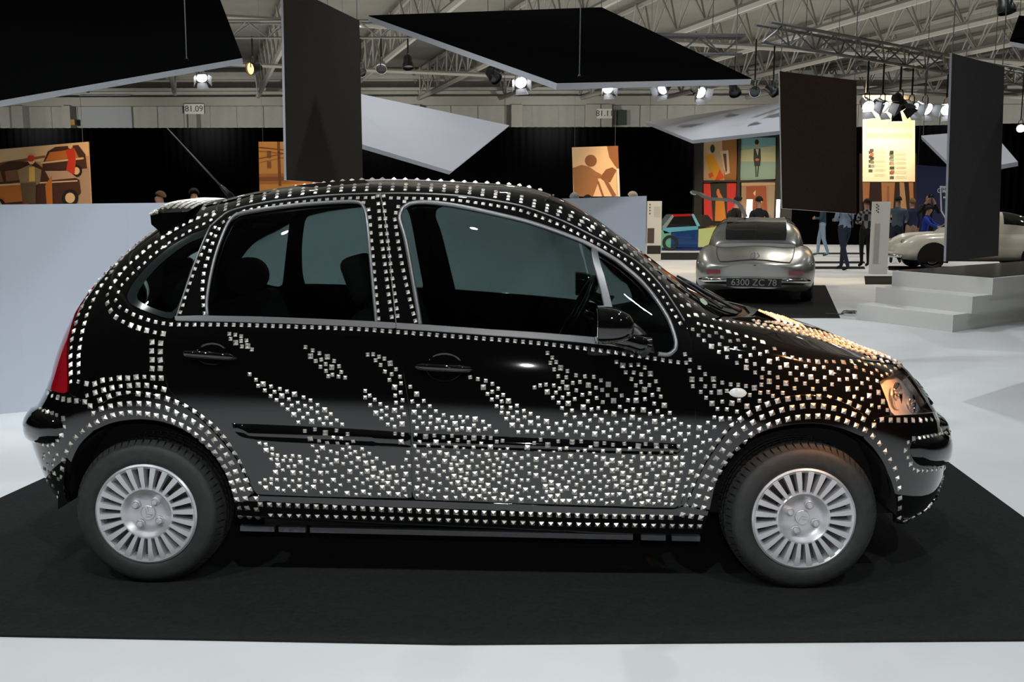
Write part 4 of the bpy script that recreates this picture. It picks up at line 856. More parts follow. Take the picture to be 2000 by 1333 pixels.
# roof side: columns of three
PS = np.array(smooth_line([np.array(p, float) for p in SEAM], False, 8)); PW = np.array(smooth_line([np.array(p, float) for p in WSN], False, 8))
for k in range(40):
    x = 440+25.1*k
    if x < 1075:
        y = np.interp(x, PS[:, 0], PS[:, 1])
        for d, w in ((7, SMALL), (12.5, SMALL), (18, SMALL)): put(x-1+d*.15, y-d, w)
        # the topmost row on the roof's outline
        i = int(uvp(x, y)[0]); col = project(S[:, i]); j = int(np.argmin(col[:, 1])); j = max(j-4, 0); p = S[j, i]
        STUDS.append((Vector(p), Vector(NRM[j, i]), Vector((1, 0, 0)), BIG))
    else: break
ca = np.concatenate([[0], np.cumsum(np.linalg.norm(np.diff(PS, axis=0), axis=1))]); i0 = np.argmin(abs(PS[:, 0]-1080)); cw_ = np.concatenate([[0], np.cumsum(np.linalg.norm(np.diff(PW, axis=0), axis=1))])
for s in np.linspace(0.03, .97, 15):
    a = np.array([np.interp(ca[i0]+s*(ca[-1]-ca[i0]), ca, PS[:, q]) for q in (0, 1)]); b = np.array([np.interp((.06+.94*s)*cw_[-1], cw_, PW[:, q]) for q in (0, 1)])
    for f, w in ((.27, SMALL), (.55, BIG), (.84, SMALL)): q = a*(1-f)+b*f; put(q[0], q[1], w)
row([(417,420),(395,405.5),(372,412.5),(350,419),(330,426)], 24, BIG); row([(440,392),(417,398),(400,401)], 24, SMALL)
# spoiler: rows of studs over its top
SB = BVHTree.FromObject(SPOIL, bpy.context.evaluated_depsgraph_get())
for y in np.arange(-.43, .44, .024):
    for x in np.arange(-.12, .12, .024):
        loc, n, i, d = SB.ray_cast(Vector((x, y, 2)), Vector((0, 0, -1)))
        if loc is not None and n.z > .3: STUDS.append((loc, n, Vector((1, 0, 0)), SMALL))
# rear bumper
pts('312,695 340,712 377,722L 412,733L 450,740L 497,745L 552,752L 587,778L 612,828L 258,797 280,810 308,818L 340,828L 368,838 412,860L 420,915 400,970L 373,1003 343,1027L 310,1035 280,1030 318,1080 372,1093 290,1097 352,1125 285,1120 312,1158 343,1160 290,1187 352,1215L 322,1238 380,1255 320,1210 310,1270 345,1300', 0, 560, .3)
pts('350,515 387,545 415,548 380,575 405,590 432,597', 0, 800, .3)
# sill rows
row([(508.5,986),(600,989.5),(841,999.7),(1000,1004),(1150,1008),(1310,1011)], 18.4, BIG); row([(529.5,1007),(650,1010),(841,1016),(1065,1024),(1200,1026.5),(1349,1029)], 18.4, BIG)
put(1366, 1029, BIG); put(500, 975, BIG); put(501, 996, BIG); put(504, 1012, BIG)
# bonnet: the double row along its edge, arcs by the cowl and flowing rows on its top
row([(1395,625),(1432,630),(1467,635),(1488,639),(1519,645),(1550,650),(1590,658),(1640,671),(1690,689),(1725,704),(1760,712)], 13.5, SMALL)
row([(1480,631),(1505,637),(1535,643),(1572,649),(1600,654),(1640,666),(1690,684),(1730,698),(1764,706)], 14, BIG)
def row3(P, gap, w):
    P = np.array(smooth_line([np.array(p, float) for p in P], False, 10)); c = np.concatenate([[0], np.cumsum(np.linalg.norm(np.diff(P, axis=0), axis=1))])
    for s in np.arange(0, c[-1], gap):
        x, y = np.interp(s, c, P[:, 0]), np.interp(s, c, P[:, 1]); x2, y2 = np.interp(s+.03, c, P[:, 0]), np.interp(s+.03, c, P[:, 1])
        loc, n, i, d = SKIN.ray_cast(Vector((x, y, 2)), Vector((0, 0, -1)))
        if loc is None: continue
        STUDS.append((loc, n if n.z > 0 else -n, Vector((x2-x+1e-5, y2-y, 0)), w))
for r in range(5):
    g_ = .026*r; row3([(2.31+g_*.4, -.50+g_*.25), (2.40+g_, -.44+g_*.2), (2.455+g_, -.34), (2.47+g_, -.20), (2.45+g_, .0), (2.44+g_, .25)], .024, SMALL)
for r in range(6): row3([(2.50+.03*r, -.42+.035*r), (2.62+.02*r, -.40+.035*r), (2.76, -.36+.03*r), (2.88, -.30+.03*r), (2.95, -.25+.03*r)], .024, SMALL)
for r in range(3): row3([(2.42+.02*r, -.53+.025*r), (2.58, -.51+.025*r), (2.72, -.47+.02*r), (2.82, -.43+.015*r)], .025, SMALL)
for r in range(5): row3([(2.60, .10+.06*r), (2.75, .10+.06*r), (2.93, .08+.05*r)], .026, SMALL)

def stud_geo(w):
    h = .42*w; a = w/2; b = a*.93
    return [(-a,-a,-.002),(a,-a,-.002),(a,a,-.002),(-a,a,-.002),(-a,-a,.0012),(a,-a,.0012),(a,a,.0012),(-a,a,.0012),(0,0,h)], [(0,1,5,4),(1,2,6,5),(2,3,7,6),(3,0,4,7),(4,5,8),(5,6,8),(6,7,8),(7,4,8)]
SM_ = {}
for w in (SMALL, BIG):
    v, f = stud_geo(w); me = bpy.data.meshes.new('stud'); me.from_pydata(v, [], f); me.materials.append(STEEL); SM_[w] = me
frames = []
seen = []
for (loc, nn, al, w) in STUDS:
    nn = nn.normalized(); x = al-nn*al.dot(nn)
    x = x.normalized() if x.length > 1e-6 else nn.orthogonal().normalized()
    x = (Matrix.Rotation(random.gauss(0, .06), 3, nn)@x); y = nn.cross(x)
    Mx = Matrix((( x.x, y.x, nn.x, loc.x), (x.y, y.y, nn.y, loc.y), (x.z, y.z, nn.z, loc.z), (0, 0, 0, 1)))
    view = (Vector(CAM)-loc).normalized().dot(nn); frames.append((w*w*max(view, 0)/(Vector(CAM)-loc).length**2, w, Mx))
# drop studs that would sit on each other
frames.sort(key=lambda t: -t[0]); grid = {}; keep = []
for f in frames:
    p = f[2].translation; key = tuple(int(math.floor(c/.015)) for c in p); bad = False
    for dx in (-1, 0, 1):
        for dy in (-1, 0, 1):
            for dz in (-1, 0, 1):
                for q in grid.get((key[0]+dx, key[1]+dy, key[2]+dz), ()):
                    if (q-p).length < .0135: bad = True
    if not bad: grid.setdefault(key, []).append(p); keep.append(f)
for a, w, Mx in keep[:300]:
    o = bpy.data.objects.new('stud', SM_[w]); link(o, CAR); o.matrix_world = Mx
rest = MB()
for a, w, Mx in keep[300:]:
    v, f = stud_geo(w); rest.add([Mx@Vector(q) for q in v], f)
ro = rest.build('small_studs', STEEL, CAR, False, False); ro['kind'] = 'stuff'; ro['label'] = 'the smaller pyramid studs in rows and swarms'
print('studs', len(STUDS), len(keep))
# ------------------------------------------------------------------ hanging boards
BB = mat('matt_black_board', (0.0016, 0.0016, 0.0016), 0.9, spec=0.0)
BROWN = mat('dark_brown_cloth', (0.030, 0.026, 0.020), 0.9, 0, 0, .15, 90, .1, spec=0.05)
BROWN2 = mat('dark_red_brown_cloth', (0.036, 0.022, 0.014), 0.9, 0, 0, .15, 90, .1, spec=0.05)
GREYC = mat('dark_grey_cloth', (0.050, 0.050, 0.047), 0.9, 0, 0, .15, 90, .1, spec=0.05)
RIMW = mat('bright_white_rim', (.66, .67, .70), .6)
WB_ = mat('white_board', (0.40, 0.40, 0.43), 0.6)
def board(name, c3, c4, th, m_front, m_rim, m_back, label, hang=None):
    """a flat board through three corners; the fourth corner lies in their plane"""
    P = [Vector(dep(*c)) for c in c3]; n = (P[1]-P[0]).cross(P[2]-P[0]).normalized()
    d = Vector(ray(*c4)); o = Vector(CAM); P.append(o+d*((P[0]-o).dot(n)/d.dot(n)))
    if n.dot(o-P[0]) < 0: n = -n
    cc = sum(P, Vector())/4; ux = (P[0]-cc).normalized(); uy = n.cross(ux); P.sort(key=lambda q: math.atan2((q-cc).dot(uy), (q-cc).dot(ux)))
    t = -n*th
    b = [p+t for p in P]; m = MB(); m.add(P+b, [(0,1,2,3)], 0); m.add(P+b, [(4,7,6,5)], 1); m.add(P+b, [(i, i+4, (i+1) % 4+4, (i+1) % 4) for i in range(4)], 2)
    o_ = thing(name, tuple(sum(P, Vector())/4), label, 'hanging panel'); off = Vector(o_.location)
    f = MB(); f.add([p-off for p in P]+[p-off+t*.12 for p in P], [(0,1,2,3),(4,7,6,5)]+[(i, i+4, (i+1) % 4+4, (i+1) % 4) for i in range(4)]); f.build('front_face', m_front, o_)
    f = MB(); f.add([p-off+t*.12 for p in P]+[p-off+t for p in P], [(0,1,2,3),(4,7,6,5)]+[(i, i+4, (i+1) % 4+4, (i+1) % 4) for i in range(4)]); f.build('rim', m_rim, o_)
    if hang:
        top = sorted(P, key=lambda q: -q.z)[:2]; top.sort(key=lambda q: q.x)
        for q, e in zip(top, ('left', 'right')):
            b = q+(cc-q)*.04+t*.5; cable(Vector((b.x, b.y, 7.62)), b-Vector((0, 0, .05)), 'thin cable at the upper %s corner of the %s' % (e, hang), False)
    return o_, P, n
def cable(top, bot, parent_label, ring=True):
    t = MB(); t.tube([bot, top], .004, 6); o = t.build('suspension_cable', mat('steel_cable', (.35, .35, .35), .4, .8)); tag(o, parent_label, 'cable')
    if ring:
        m = MB(); a = [Vector(bot)+Vector((.012*math.cos(x), 0, -.02+.03*math.sin(x))) for x in np.linspace(0, 2*PI, 17)[:-1]]; m.tube(a, .004, 6, closed=True); m.build('shackle', CHROME, o)
A_, PA, nA = board('hanging_panel', [(473, 112, 7.0), (-160, 223, 6.2), (373, -150, 9.6)], (-160, -150), .048, BB, RIMW, WB_, 'black hanging panel with white rim at top left, big slanting one')
C_, PC, nC = board('hanging_panel', [(1088, 161, 6.5), (720, 30, 8.2), (1175, 14, 10.5)], (1468, 153), .048, BB, RIMW, WB_, 'black hanging panel with white rim, kite shaped, above the car roof')
board('hanging_panel', [(560, 352, 7.5), (553, -33, 7.5), (709, 362, 9.0)], (702, 40), .022, BROWN, WB_, BROWN, 'tall upright dark brown hanging panel above the rear door', 'tall dark brown panel')
board('hanging_panel', [(1528, 407, 9.0), (1523, 139, 9.0), (1673, 418, 9.3)], (1673, 157), .02, BROWN2, WB_, BROWN2, 'upright reddish brown hanging panel above the silver coupe', 'reddish brown panel')
board('hanging_panel', [(1848, 511, 7.5), (1860, 104, 7.5), (1950, 500, 8.2)], (1962, 131), .02, GREYC, WB_, GREYC, 'upright dark grey hanging panel in front of the white car', 'dark grey panel')
board('hanging_panel', [(995, 245, 13.0), (883, 335, 10.5), (560, 238, 8.5)], (640, 170), .05, WB_, WB_, BB, 'white underside of a slanting panel beside the upright brown panel', 'slanting white panel beside the brown panel')
board('hanging_panel', [(1262, 238, 17.0), (1352, 274, 14.0), (1640, 243, 12.5)], (1640, 184), .05, WB_, WB_, BB, 'pale slanting panel above the framed colour pictures', 'panel above the framed pictures')
board('hanging_panel', [(1799, 265, 13.0), (1872, 337, 11.0), (1988, 316, 10.8)], (1935, 254), .05, WB_, WB_, BB, 'white pointed panel partly behind the dark grey upright panel', 'white pointed panel')
board('hanging_panel', [(1972, 80, 9.0), (2090, 100, 7.6), (2110, 40, 9.5)], (1990, 30), .045, BB, WB_, WB_, 'corner of a white edged panel at the top right edge', 'panel at the top right edge')
for px, py, pt_, lab in ((365, 118, -400, 'steel cable holding the top left black panel'), (1131, 152, -300, 'steel cable holding the kite shaped black panel')):
    P, n = (PA, nA) if px < 800 else (PC, nC); o = Vector(CAM); d = Vector(ray(px, py)); b = o+d*((P[0]-o).dot(n)/d.dot(n)); cable(b+Vector((.05 if px > 800 else 0, .1, 7.55-b.z)), b+n*.012, lab)
cable(at_depth(1437, 130, 5.5)+Vector((0, 0, 4)), at_depth(1437, 142, 5.5), 'thin cable near the right tip of the kite shaped panel', False)
# ------------------------------------------------------------------ printed pictures, each a flat board with its print
def text_mesh(name, s, size, Mx, m, parent=None, extrude=0.002):
    cu = bpy.data.curves.new(name, 'FONT'); cu.body = s; cu.size = size; cu.extrude = extrude; cu.align_x = 'CENTER'; cu.align_y = 'CENTER'
    t = bpy.data.objects.new(name, cu); COL.objects.link(t); dg = bpy.context.evaluated_depsgraph_get(); me = bpy.data.meshes.new_from_object(t.evaluated_get(dg))
    bpy.data.objects.remove(t); me.materials.clear(); me.materials.append(m); me.transform(Mx); return link(bpy.data.objects.new(name, me), parent)
def inkm(c): return mat('ink_%02x%02x%02x' % tuple(int(255*x) for x in c), tuple(((x+.055)/1.055)**2.4 if x > .04 else x/12.92 for x in c), 0.65)
def picture(name, corners, Y, shapes, bg, label, cat='poster', edge=None, th=.03, hang=True):
    """corners: pixel top-left, top-right, bottom-right, bottom-left seen on the plane y=Y; shapes in unit coordinates (x right, y down)"""
    P = [Vector(unp(px, py, Y)) for px, py in corners]; c = sum(P, Vector())/4; o = thing(name, tuple(c), label, cat); P = [p-c for p in P]
    m = MB(); m.prism([P[3], P[2], P[1], P[0]], (0, th, 0)); m.build('backing', edge or inkm(bg), o)
    if hang:
        for u in (.06, .94):
            q = P[0]*(1-u)+P[1]*u+Vector((0, th/2, 0)); m = MB(); m.tube([q-Vector((0, 0, .03)), Vector((q.x, q.y, 7.6-c.z))], .003, 5); m.build('hanging_wire', MATS['steel_cable'], o)
    def pt(u, v, k): return (P[0]*(1-u)*(1-v)+P[1]*u*(1-v)+P[2]*u*v+P[3]*(1-u)*v)+Vector((0, -.003-.0015*k, 0))
    m = MB(); ms = []
    for k, (col, poly) in enumerate([(bg, [(0, 0), (1, 0), (1, 1), (0, 1)])]+shapes):
        if col not in ms: ms.append(col)
        if len(poly) == 4 and poly[0] == 'e': _, (cx, cy), rx, ry = poly; poly = [(cx+rx*math.cos(a), cy+ry*math.sin(a)) for a in np.linspace(0, 2*PI, 17)[:-1]]
        poly = [(min(max(u, 0), 1), min(max(v, 0), 1)) for u, v in poly]
        m.add([pt(u, v, k) for u, v in poly], [tuple(range(len(poly)))[::-1]], ms.index(col))
    pr = m.build('print', [inkm(c) for c in ms], o, False, False); pr['kind'] = 'stuff'; return o, P
OR, BRN, CRM, RED_, DK = (.80, .45, .16), (.30, .16, .09), (.93, .76, .55), (.85, .22, .10), (.12, .07, .05)
def E(cx, cy, rx, ry): return ('e', (cx, cy), rx, ry)
hatch = [(CRM, [(0, .0), (1, .0), (1, .22), (0, .30)]), ((.55, .38, .24), [(0, .24), (.55, .16), (.55, .20), (0, .30)]),
  ((.72, .58, .46), [(.70, .45), (1, .4), (1, 1), (.6, 1)]),
  (BRN, [(.52, .30), (.58, .10), (.66, .04), (.90, .04), (.97, .20), (.98, .42), (.52, .44)]), (OR, [(.55, .26), (.60, .12), (.86, .10), (.90, .24)]), (CRM, [(.50, .27), (.95, .24), (.95, .27), (.50, .30)]), (DK, E(.87, .45, .06, .10)), (CRM, E(.87, .45, .035, .06)),
  (RED_, [(.77, .10), (.86, .08), (.87, .30), (.85, .50), (.76, .48), (.79, .26)]), (CRM, E(.82, .05, .025, .04)),
  (BRN, [(0, .42), (.05, .30), (.18, .22), (.45, .26), (.58, .45), (.80, .50), (.90, .60), (.91, .80), (.80, .98), (0, .98)]), (OR, [(0, .62), (.34, .58), (.36, .90), (0, .94)]), ((.78, .62, .50), [(.55, .42), (.78, .44), (.88, .56), (.60, .58)]),
  (CRM, [(.02, .60), (.88, .60), (.88, .62), (.02, .63)]), ((.52, .33, .20), [(0, .45), (.09, .38), (.12, .56), (0, .58)]), ((.52, .33, .20), [(.14, .38), (.34, .36), (.36, .54), (.15, .56)]), (OR, [(.55, .66), (.62, .50), (.62, .98), (.56, 1)]),
  (DK, E(.80, .88, .085, .14)), (CRM, E(.80, .88, .05, .085)), (DK, E(.06, .96, .08, .12)), (CRM, E(.06, .96, .045, .08)),
  ((.62, .50, .34), [(.27, .38), (.40, .30), (.52, .40), (.50, .62), (.44, .66), (.30, .64)]), ((.42, .33, .22), [(.30, .60), (.46, .60), (.45, .95), (.32, .95)]), ((.92, .74, .36), [(.39, .34), (.45, .34), (.45, .58), (.39, .58)]), (CRM, E(.42, .24, .035, .06)), (RED_, E(.415, .20, .04, .055)), (RED_, [(.33, .95), (.38, .94), (.38, 1), (.32, 1)])]
picture('photo_poster', [(-14, 293), (172, 277), (178, 400), (-14, 406)], 9.0, hatch, (.84, .62, .42), 'poster of brown and orange cars and a woman in a red beret')
sep = [((.78, .47, .22), [(0, .62), (1, .60), (1, .80), (0, .82)]), ((.62, .36, .17), [(0, .68), (1, .66), (1, .74), (0, .76)]), ((.55, .31, .14), [(.27, 0), (.31, 0), (.32, .85), (.28, .85)])]
for cx in (.12, .40, .52, .66, .80):
    for cy in (.18, .38): sep.append(((.60, .36, .16), [(cx, cy), (cx+.06, cy), (cx+.06, cy+.12), (cx, cy+.12)]))
sep += [((.55, .31, .14), [(.0, .10), (.9, .22), (.9, .235), (0, .125)]), ((.55, .31, .14), [(.0, .32), (.6, .16), (.6, .175), (0, .34)])]
picture('photo_poster', [(505, 277), (640, 277), (641, 378), (507, 378)], 16.0, sep, (.90, .60, .28), 'sepia poster of a street house behind the upright brown panel')
man = [((.62, .38, .20), [(.76, 0), (1, 0), (1, .48), (.92, .40), (.80, .22)]), ((.58, .35, .18), [(.58, .62), (.72, .46), (.86, .42), (.95, .48), (.80, .72), (.66, .68)]), ((.66, .44, .26), [(0, .42), (.20, .36), (.36, .40), (.50, .50), (.55, .70), (.42, 1), (.02, 1)]), ((.58, .36, .2), E(.40, .28, .13, .12)), ((.66, .44, .26), [(.42, .46), (.62, .56), (.58, .64), (.36, .58)]),
  ((.60, .38, .22), [(.52, .70), (.56, .70), (.66, 1), (.62, 1)]), ((.60, .38, .22), [(.66, .66), (.72, .64), (.92, .98), (.84, 1)]), ((.94, .90, .84), [(.95, .45), (1, .45), (1, 1), (.95, 1)])]
picture('photo_poster', [(1117, 288), (1207, 285), (1211, 384), (1120, 384)], 18.0, man, (.98, .80, .60), 'sepia poster of a crouching man with a camera on legs')
# four framed pictures
FR = mat('dark_frame', (0.012, 0.012, 0.011), 0.6)
p1 = [((.60, .40, .20), [(.55, 0), (1, 0), (1, 1), (.62, 1)]), ((.85, .75, .66), [(.50, .28), (.74, .26), (.78, .80), (.64, .84)]), ((.35, .25, .2), [(.58, .34), (.68, .34), (.70, .74), (.66, .80)]), ((.86, .60, .12), [(.06, .36), (.28, .34), (.52, .72), (.62, .92), (.30, 1), (.16, .70)]), ((.85, .30, .1), [(.48, .70), (.62, .90), (.36, 1), (.34, .96)]), ((.85, .30, .1), [(.14, .80), (.26, .76), (.30, .86), (.18, .90)]), ((.15, .18, .16), E(.27, .21, .07, .10))]
p2 = [((.45, .65, .68), [(0, 0), (1, 0), (1, .28), (0, .18)]), ((.72, .74, .60), [(0, .30), (1, .22), (1, .60), (0, .55)]), ((.16, .20, .19), [(.38, .27), (.57, .27), (.58, .50), (.56, .68), (.40, .68), (.37, .50)]), ((.75, .76, .70), [(.43, .28), (.52, .28), (.49, .44)]), ((.75, .45, .28), E(.475, .53, .06, .03)), ((.78, .55, .4), E(.465, .18, .045, .055)), ((.1, .1, .1), E(.465, .12, .06, .06)), ((.2, .2, .2), [(.42, .68), (.45, .68), (.46, .93), (.43, .93)]), ((.2, .2, .2), [(.49, .68), (.53, .68), (.50, .93), (.47, .93)])]
p3 = [((.85, .22, .18), [(0, 0), (.2, 0), (.28, 1), (.02, 1)]), ((.80, .16, .15), [(.70, 0), (1, 0), (1, 1), (.72, 1)]), ((.82, .50, .14), [(.36, .45), (.5, .25), (.62, .45), (.68, 1), (.34, 1)]), ((.85, .45, .32), E(.44, .24, .05, .10))]
p4 = [((.75, .62, .50), [(0, 0), (1, 0), (1, .08), (0, .08)]), ((.58, .28, .16), [(.14, .10), (.72, .10), (.76, 1), (.14, 1)]), ((.62, .55, .46), [(.78, .1), (1, .1), (1, 1), (.8, 1)]), ((.88, .72, .55), [(.34, .28), (.42, .20), (.40, .36)]), ((.86, .66, .50), [(.42, .45), (.62, .38), (.58, .62)])]
m = MB()
q = {'y': 33.0}
fx = [unp(px, 300, 33.0)[0] for px in (1368, 1442, 1448, 1522)]
pics = [('framed picture of a person in a yellow coat', p1, (.78, .66, .52), [(1374, 274), (1439, 271), (1440, 354), (1374, 357)]), ('framed picture of a figure standing before a pale sea', p2, (.55, .68, .64), [(1446, 269), (1515, 266), (1515, 350), (1446, 353)]),
 ('framed picture with red curtains, under the yellow coat', p3, (.14, .13, .11), [(1374, 359), (1439, 358), (1439, 432), (1374, 432)]), ('framed brown red picture under the sea picture', p4, (.62, .50, .40), [(1448, 357), (1515, 355), (1515, 432), (1448, 432)])]
for lab, sh, bg, cor in pics: picture('framed_picture', cor, 33.0, sh, bg, lab, 'picture', FR, .10, False)
a, b = Vector(unp(1357, 268, 33.12)), Vector(unp(1524, 262, 33.12)); m = MB(); m.box((a.x, 33.1, 0), (b.x, 33.25, a.z)); fw = m.build('picture_wall', FR); tag(fw, 'dark display wall that carries the four framed pictures', 'display wall')
for lo, hi in ((1357, 1373), (1440, 1446), (1515.5, 1524)):
    x0, x1 = unp(lo, 300, 33.05)[0], unp(hi, 300, 33.05)[0]; m = MB(); m.box((x0, 32.93, .9), (x1, 33.1, a.z)); m.build('frame_post', FR, fw)
for y0, y1 in ((263.5, 269), (352.5, 356)):
    z0, z1 = unp(1440, y1, 33)[2], unp(1440, y0, 33)[2]; m = MB(); m.box((a.x, 32.94, z0), (b.x, 33.1, z1)); m.build('frame_rail', FR, fw)
LEDM = mat('lit_light_strip', (1, 1, 1), .5, emit=(1.0, .98, .85), estr=4.0)
for x0, x1, y0, y1, lab in ((1458, 1470, 390, 425, 'bright light strip behind the seated visitor by the pictures'), (1516, 1524, 390, 425, 'bright light strip at the right end of the picture wall')):
    p, r_ = unp(x0, y1, 32.0), unp(x1, y0, 32.0); m = MB(); m.box((p[0], 32.0, 0), (r_[0], 32.06, r_[2])); tag(m.build('light_strip', LEDM), lab, 'light')
# the big text board under the right-hand lamps
tx = []
G1 = (.80, .72, .60)
for k in range(26):
    y = .22+k*.0105; tx.append((G1, [(.06, y), (.93 if k % 9 != 8 else .55, y), (.93 if k % 9 != 8 else .55, y+.0035), (.06, y+.0035)]))
for k in range(6):
    for c, x0 in ((0, .12), (1, .50)):
        y = .62+k*.046+.02*c
        if k < 5 or c: tx.append((((.25, .30, .28), (.62, .42, .30), (.2, .22, .2), (.45, .5, .42), (.55, .62, .6), (.7, .6, .5))[(k+2*c) % 6], [(x0, y), (x0+.075, y), (x0+.075, y+.036), (x0, y+.036)]))
        for j in range(2): tx.append((G1, [(x0+.10, y+.006+.014*j), (x0+.30, y+.006+.014*j), (x0+.30, y+.010+.014*j), (x0+.10, y+.010+.014*j)]))
picture('text_board', [(1685, 186), (1787, 186), (1787, 355), (1685, 355)], 14.5, tx, (.97, .93, .86), 'tall hanging white board of small text and tiny pictures, lit by the right lamps', 'text board')
bod = [((.88, .58, .36), [(.05, 0), (.18, 0), (.16, .6), (.06, .6)]), ((.90, .60, .38), [(.38, 0), (.62, 0), (.58, 1), (.40, 1)]), ((.80, .50, .30), [(.48, .1), (.52, .1), (.52, .9), (.47, .9)]), ((.92, .68, .46), [(.70, 0), (.78, 0), (.84, 1), (.72, 1)]), ((.88, .58, .36), [(.86, 0), (.94, 0), (.95, 1), (.90, 1)]), ((.06, .05, .05), [(.04, .55), (.30, .55), (.30, .95), (.04, .95)])]
picture('photo_poster', [(1679, 300), (1790, 300), (1790, 425), (1679, 425)], 24.0, [(c, [(x, .45+y*.55) for x, y in p]) for c, p in bod], (.28, .17, .11), 'dark poster of bare orange lit torsos below the text board')
nav, P = picture('crest_banner', [(1786, 322), (1905, 330), (1905, 470), (1786, 470)], 25.0, [((.84, .86, .90), [(.415, .26), (.63, .26), (.63, .60), (.525, .74), (.43, .60)]), ((.15, .18, .33), [(.44, .285), (.61, .285), (.61, .59), (.525, .70), (.45, .59)]), ((.84, .86, .90), [(.47, .32), (.555, .32), (.555, .345), (.47, .345)]), ((.84, .86, .90), [(.47, .40), (.555, .40), (.555, .425), (.47, .425)]), ((.84, .86, .90), [(.535, .345), (.555, .345), (.555, .40), (.535, .40)])], (.13, .16, .32), 'navy blue banner with a white shield crest behind the photographer', 'banner')
text_mesh('crest_lettering', 'CRI', .20, Matrix.Translation((P[0].x+.475*(P[1].x-P[0].x), -.03, P[0].z*.60+P[3].z*.40+.13)) @ Matrix.Rotation(PI/2, 4, 'X'), inkm((.84, .86, .90)), nav)
# signs on the far wall
for px, py, w, h, s in ((379, 213, 38, 19, '81.09'), (1181, 222, 29, 18, '81.11')):
    c = Vector(unp(px, py, 39.262)); k = 43.5/1900; o = thing('bay_sign', tuple(c), ('larger white bay sign reading 81.09, left of the upright brown panel' if s == '81.09' else 'smaller white bay sign reading 81.11 below the kite shaped panel'), 'sign')
    m = MB(); m.box((-w*k/2, 0, -h*k/2), (w*k/2, .03, h*k/2)); m.build('sign_plate', mat('sign_white', (.55, .55, .52), .6), o)
    text_mesh('sign_lettering', s, h*k*.85, Matrix.Translation((0, -.01, 0)) @ Matrix.Rotation(PI/2, 4, 'X'), inkm((.12, .12, .12)), o)
c = Vector(unp(1215, 230, 39.8)); m = MB(); m.box((c.x-.2, 39.7, c.z-.32), (c.x+.2, 39.95, c.z+.32)); tag(m.build('wall_cabinet', mat('dark_green_box', (.02, .03, .02), .5)), 'small dark switch box beside the 81.11 sign', 'box')
m = MB(); m.box((-.09, -.01, -.12), (.09, 0, .12)); yb = m.build('warning_label', inkm((.6, .45, .1)), None); yb.location = unp(142, 239, 39.3); tag(yb, 'small yellow label on the left wall column', 'label')
m = MB(); p0, p1 = unp(158, 250, 39.85), unp(255, 190, 39.85); m.box((p0[0], 39.85, p0[2]), (p1[0], 39.95, p1[2]+.1)); tag(m.build('wall_screen', mat('pale_sheet', (.30, .32, .34), .6)), 'pale grey sheet on the far wall left of the 81.09 sign', 'panel')

# ------------------------------------------------------------------ stage lamps and their rigs
RIGS = []
RIGM = mat('dull_rig_metal', (.16, .16, .15), .45, .3)
def rig(name, p0, p1, s, label):
    P0, P1 = Vector(p0), Vector(p1); d = (P1-P0); L = d.length; d.normalize(); n = Vector((-d.y, d.x, 0)).normalized(); o = thing(name, tuple(P0), label, 'truss')
    RIGS.append((P0.copy(), P1.copy()))
    for a, b in ((-1, 1), (1, 1), (0, 0)):
        m = MB(); q = n*a*s/2+Vector((0, 0, b*s)); m.tube([q, q+d*L], .026, 6); m.build('chord_tube', RIGM, o)
    for t_ in (.1, .5, .9): m = MB(); m.tube([d*L*t_+n*s/2+Vector((0, 0, s)), d*L*t_+n*s/2+Vector((0, 0, 7.6-P0.z))], .006, 5); m.build('hanger', TRUSSM, o)
    m = MB(); k = int(L/s/1.2)
    for i in range(k):
        for a in (-1, 1): w_ = lambda j: n*a*s/2*(j % 2)+d*(L*j/k)+Vector((0, 0, s*(j % 2))); m.tube([w_(i), w_(i+1)], .014, 5)
    w = m.build('lattice_rods', RIGM, o); w['kind'] = 'stuff'; return o
def lv(px, Z, z): p = dep(px, 408, Z); return (p[0], p[1], z)
rig('lighting_truss', lv(250, 21, 5.0), lv(1100, 21, 5.0), .32, 'silver lighting truss crossing behind the upright brown panel')
rig('lighting_truss', lv(1478, 14.2, 3.78), lv(2150, 21.5, 3.78), .26, 'lighting truss sloping across the upper right above the lamps')
rig('lighting_truss', lv(900, 15, 3.78), lv(1440, 15.3, 3.78), .26, 'lighting truss hidden behind the kite shaped panel')
LAMPB = mat('black_lamp_body', (.006, .006, .006), .4); LAMPC = mat('polished_lamp_body', (.7, .7, .72), .15, 1.0)
LIT = mat('lit_lamp_lens', (1, 1, 1), .3, emit=(.93, .97, 1), estr=14); WARM = mat('warm_lamp_lens', (1, .8, .5), .3, emit=(1.0, .55, .16), estr=3.5); OFFL = mat('unlit_lamp_lens', (.10, .10, .11), .1, .5)
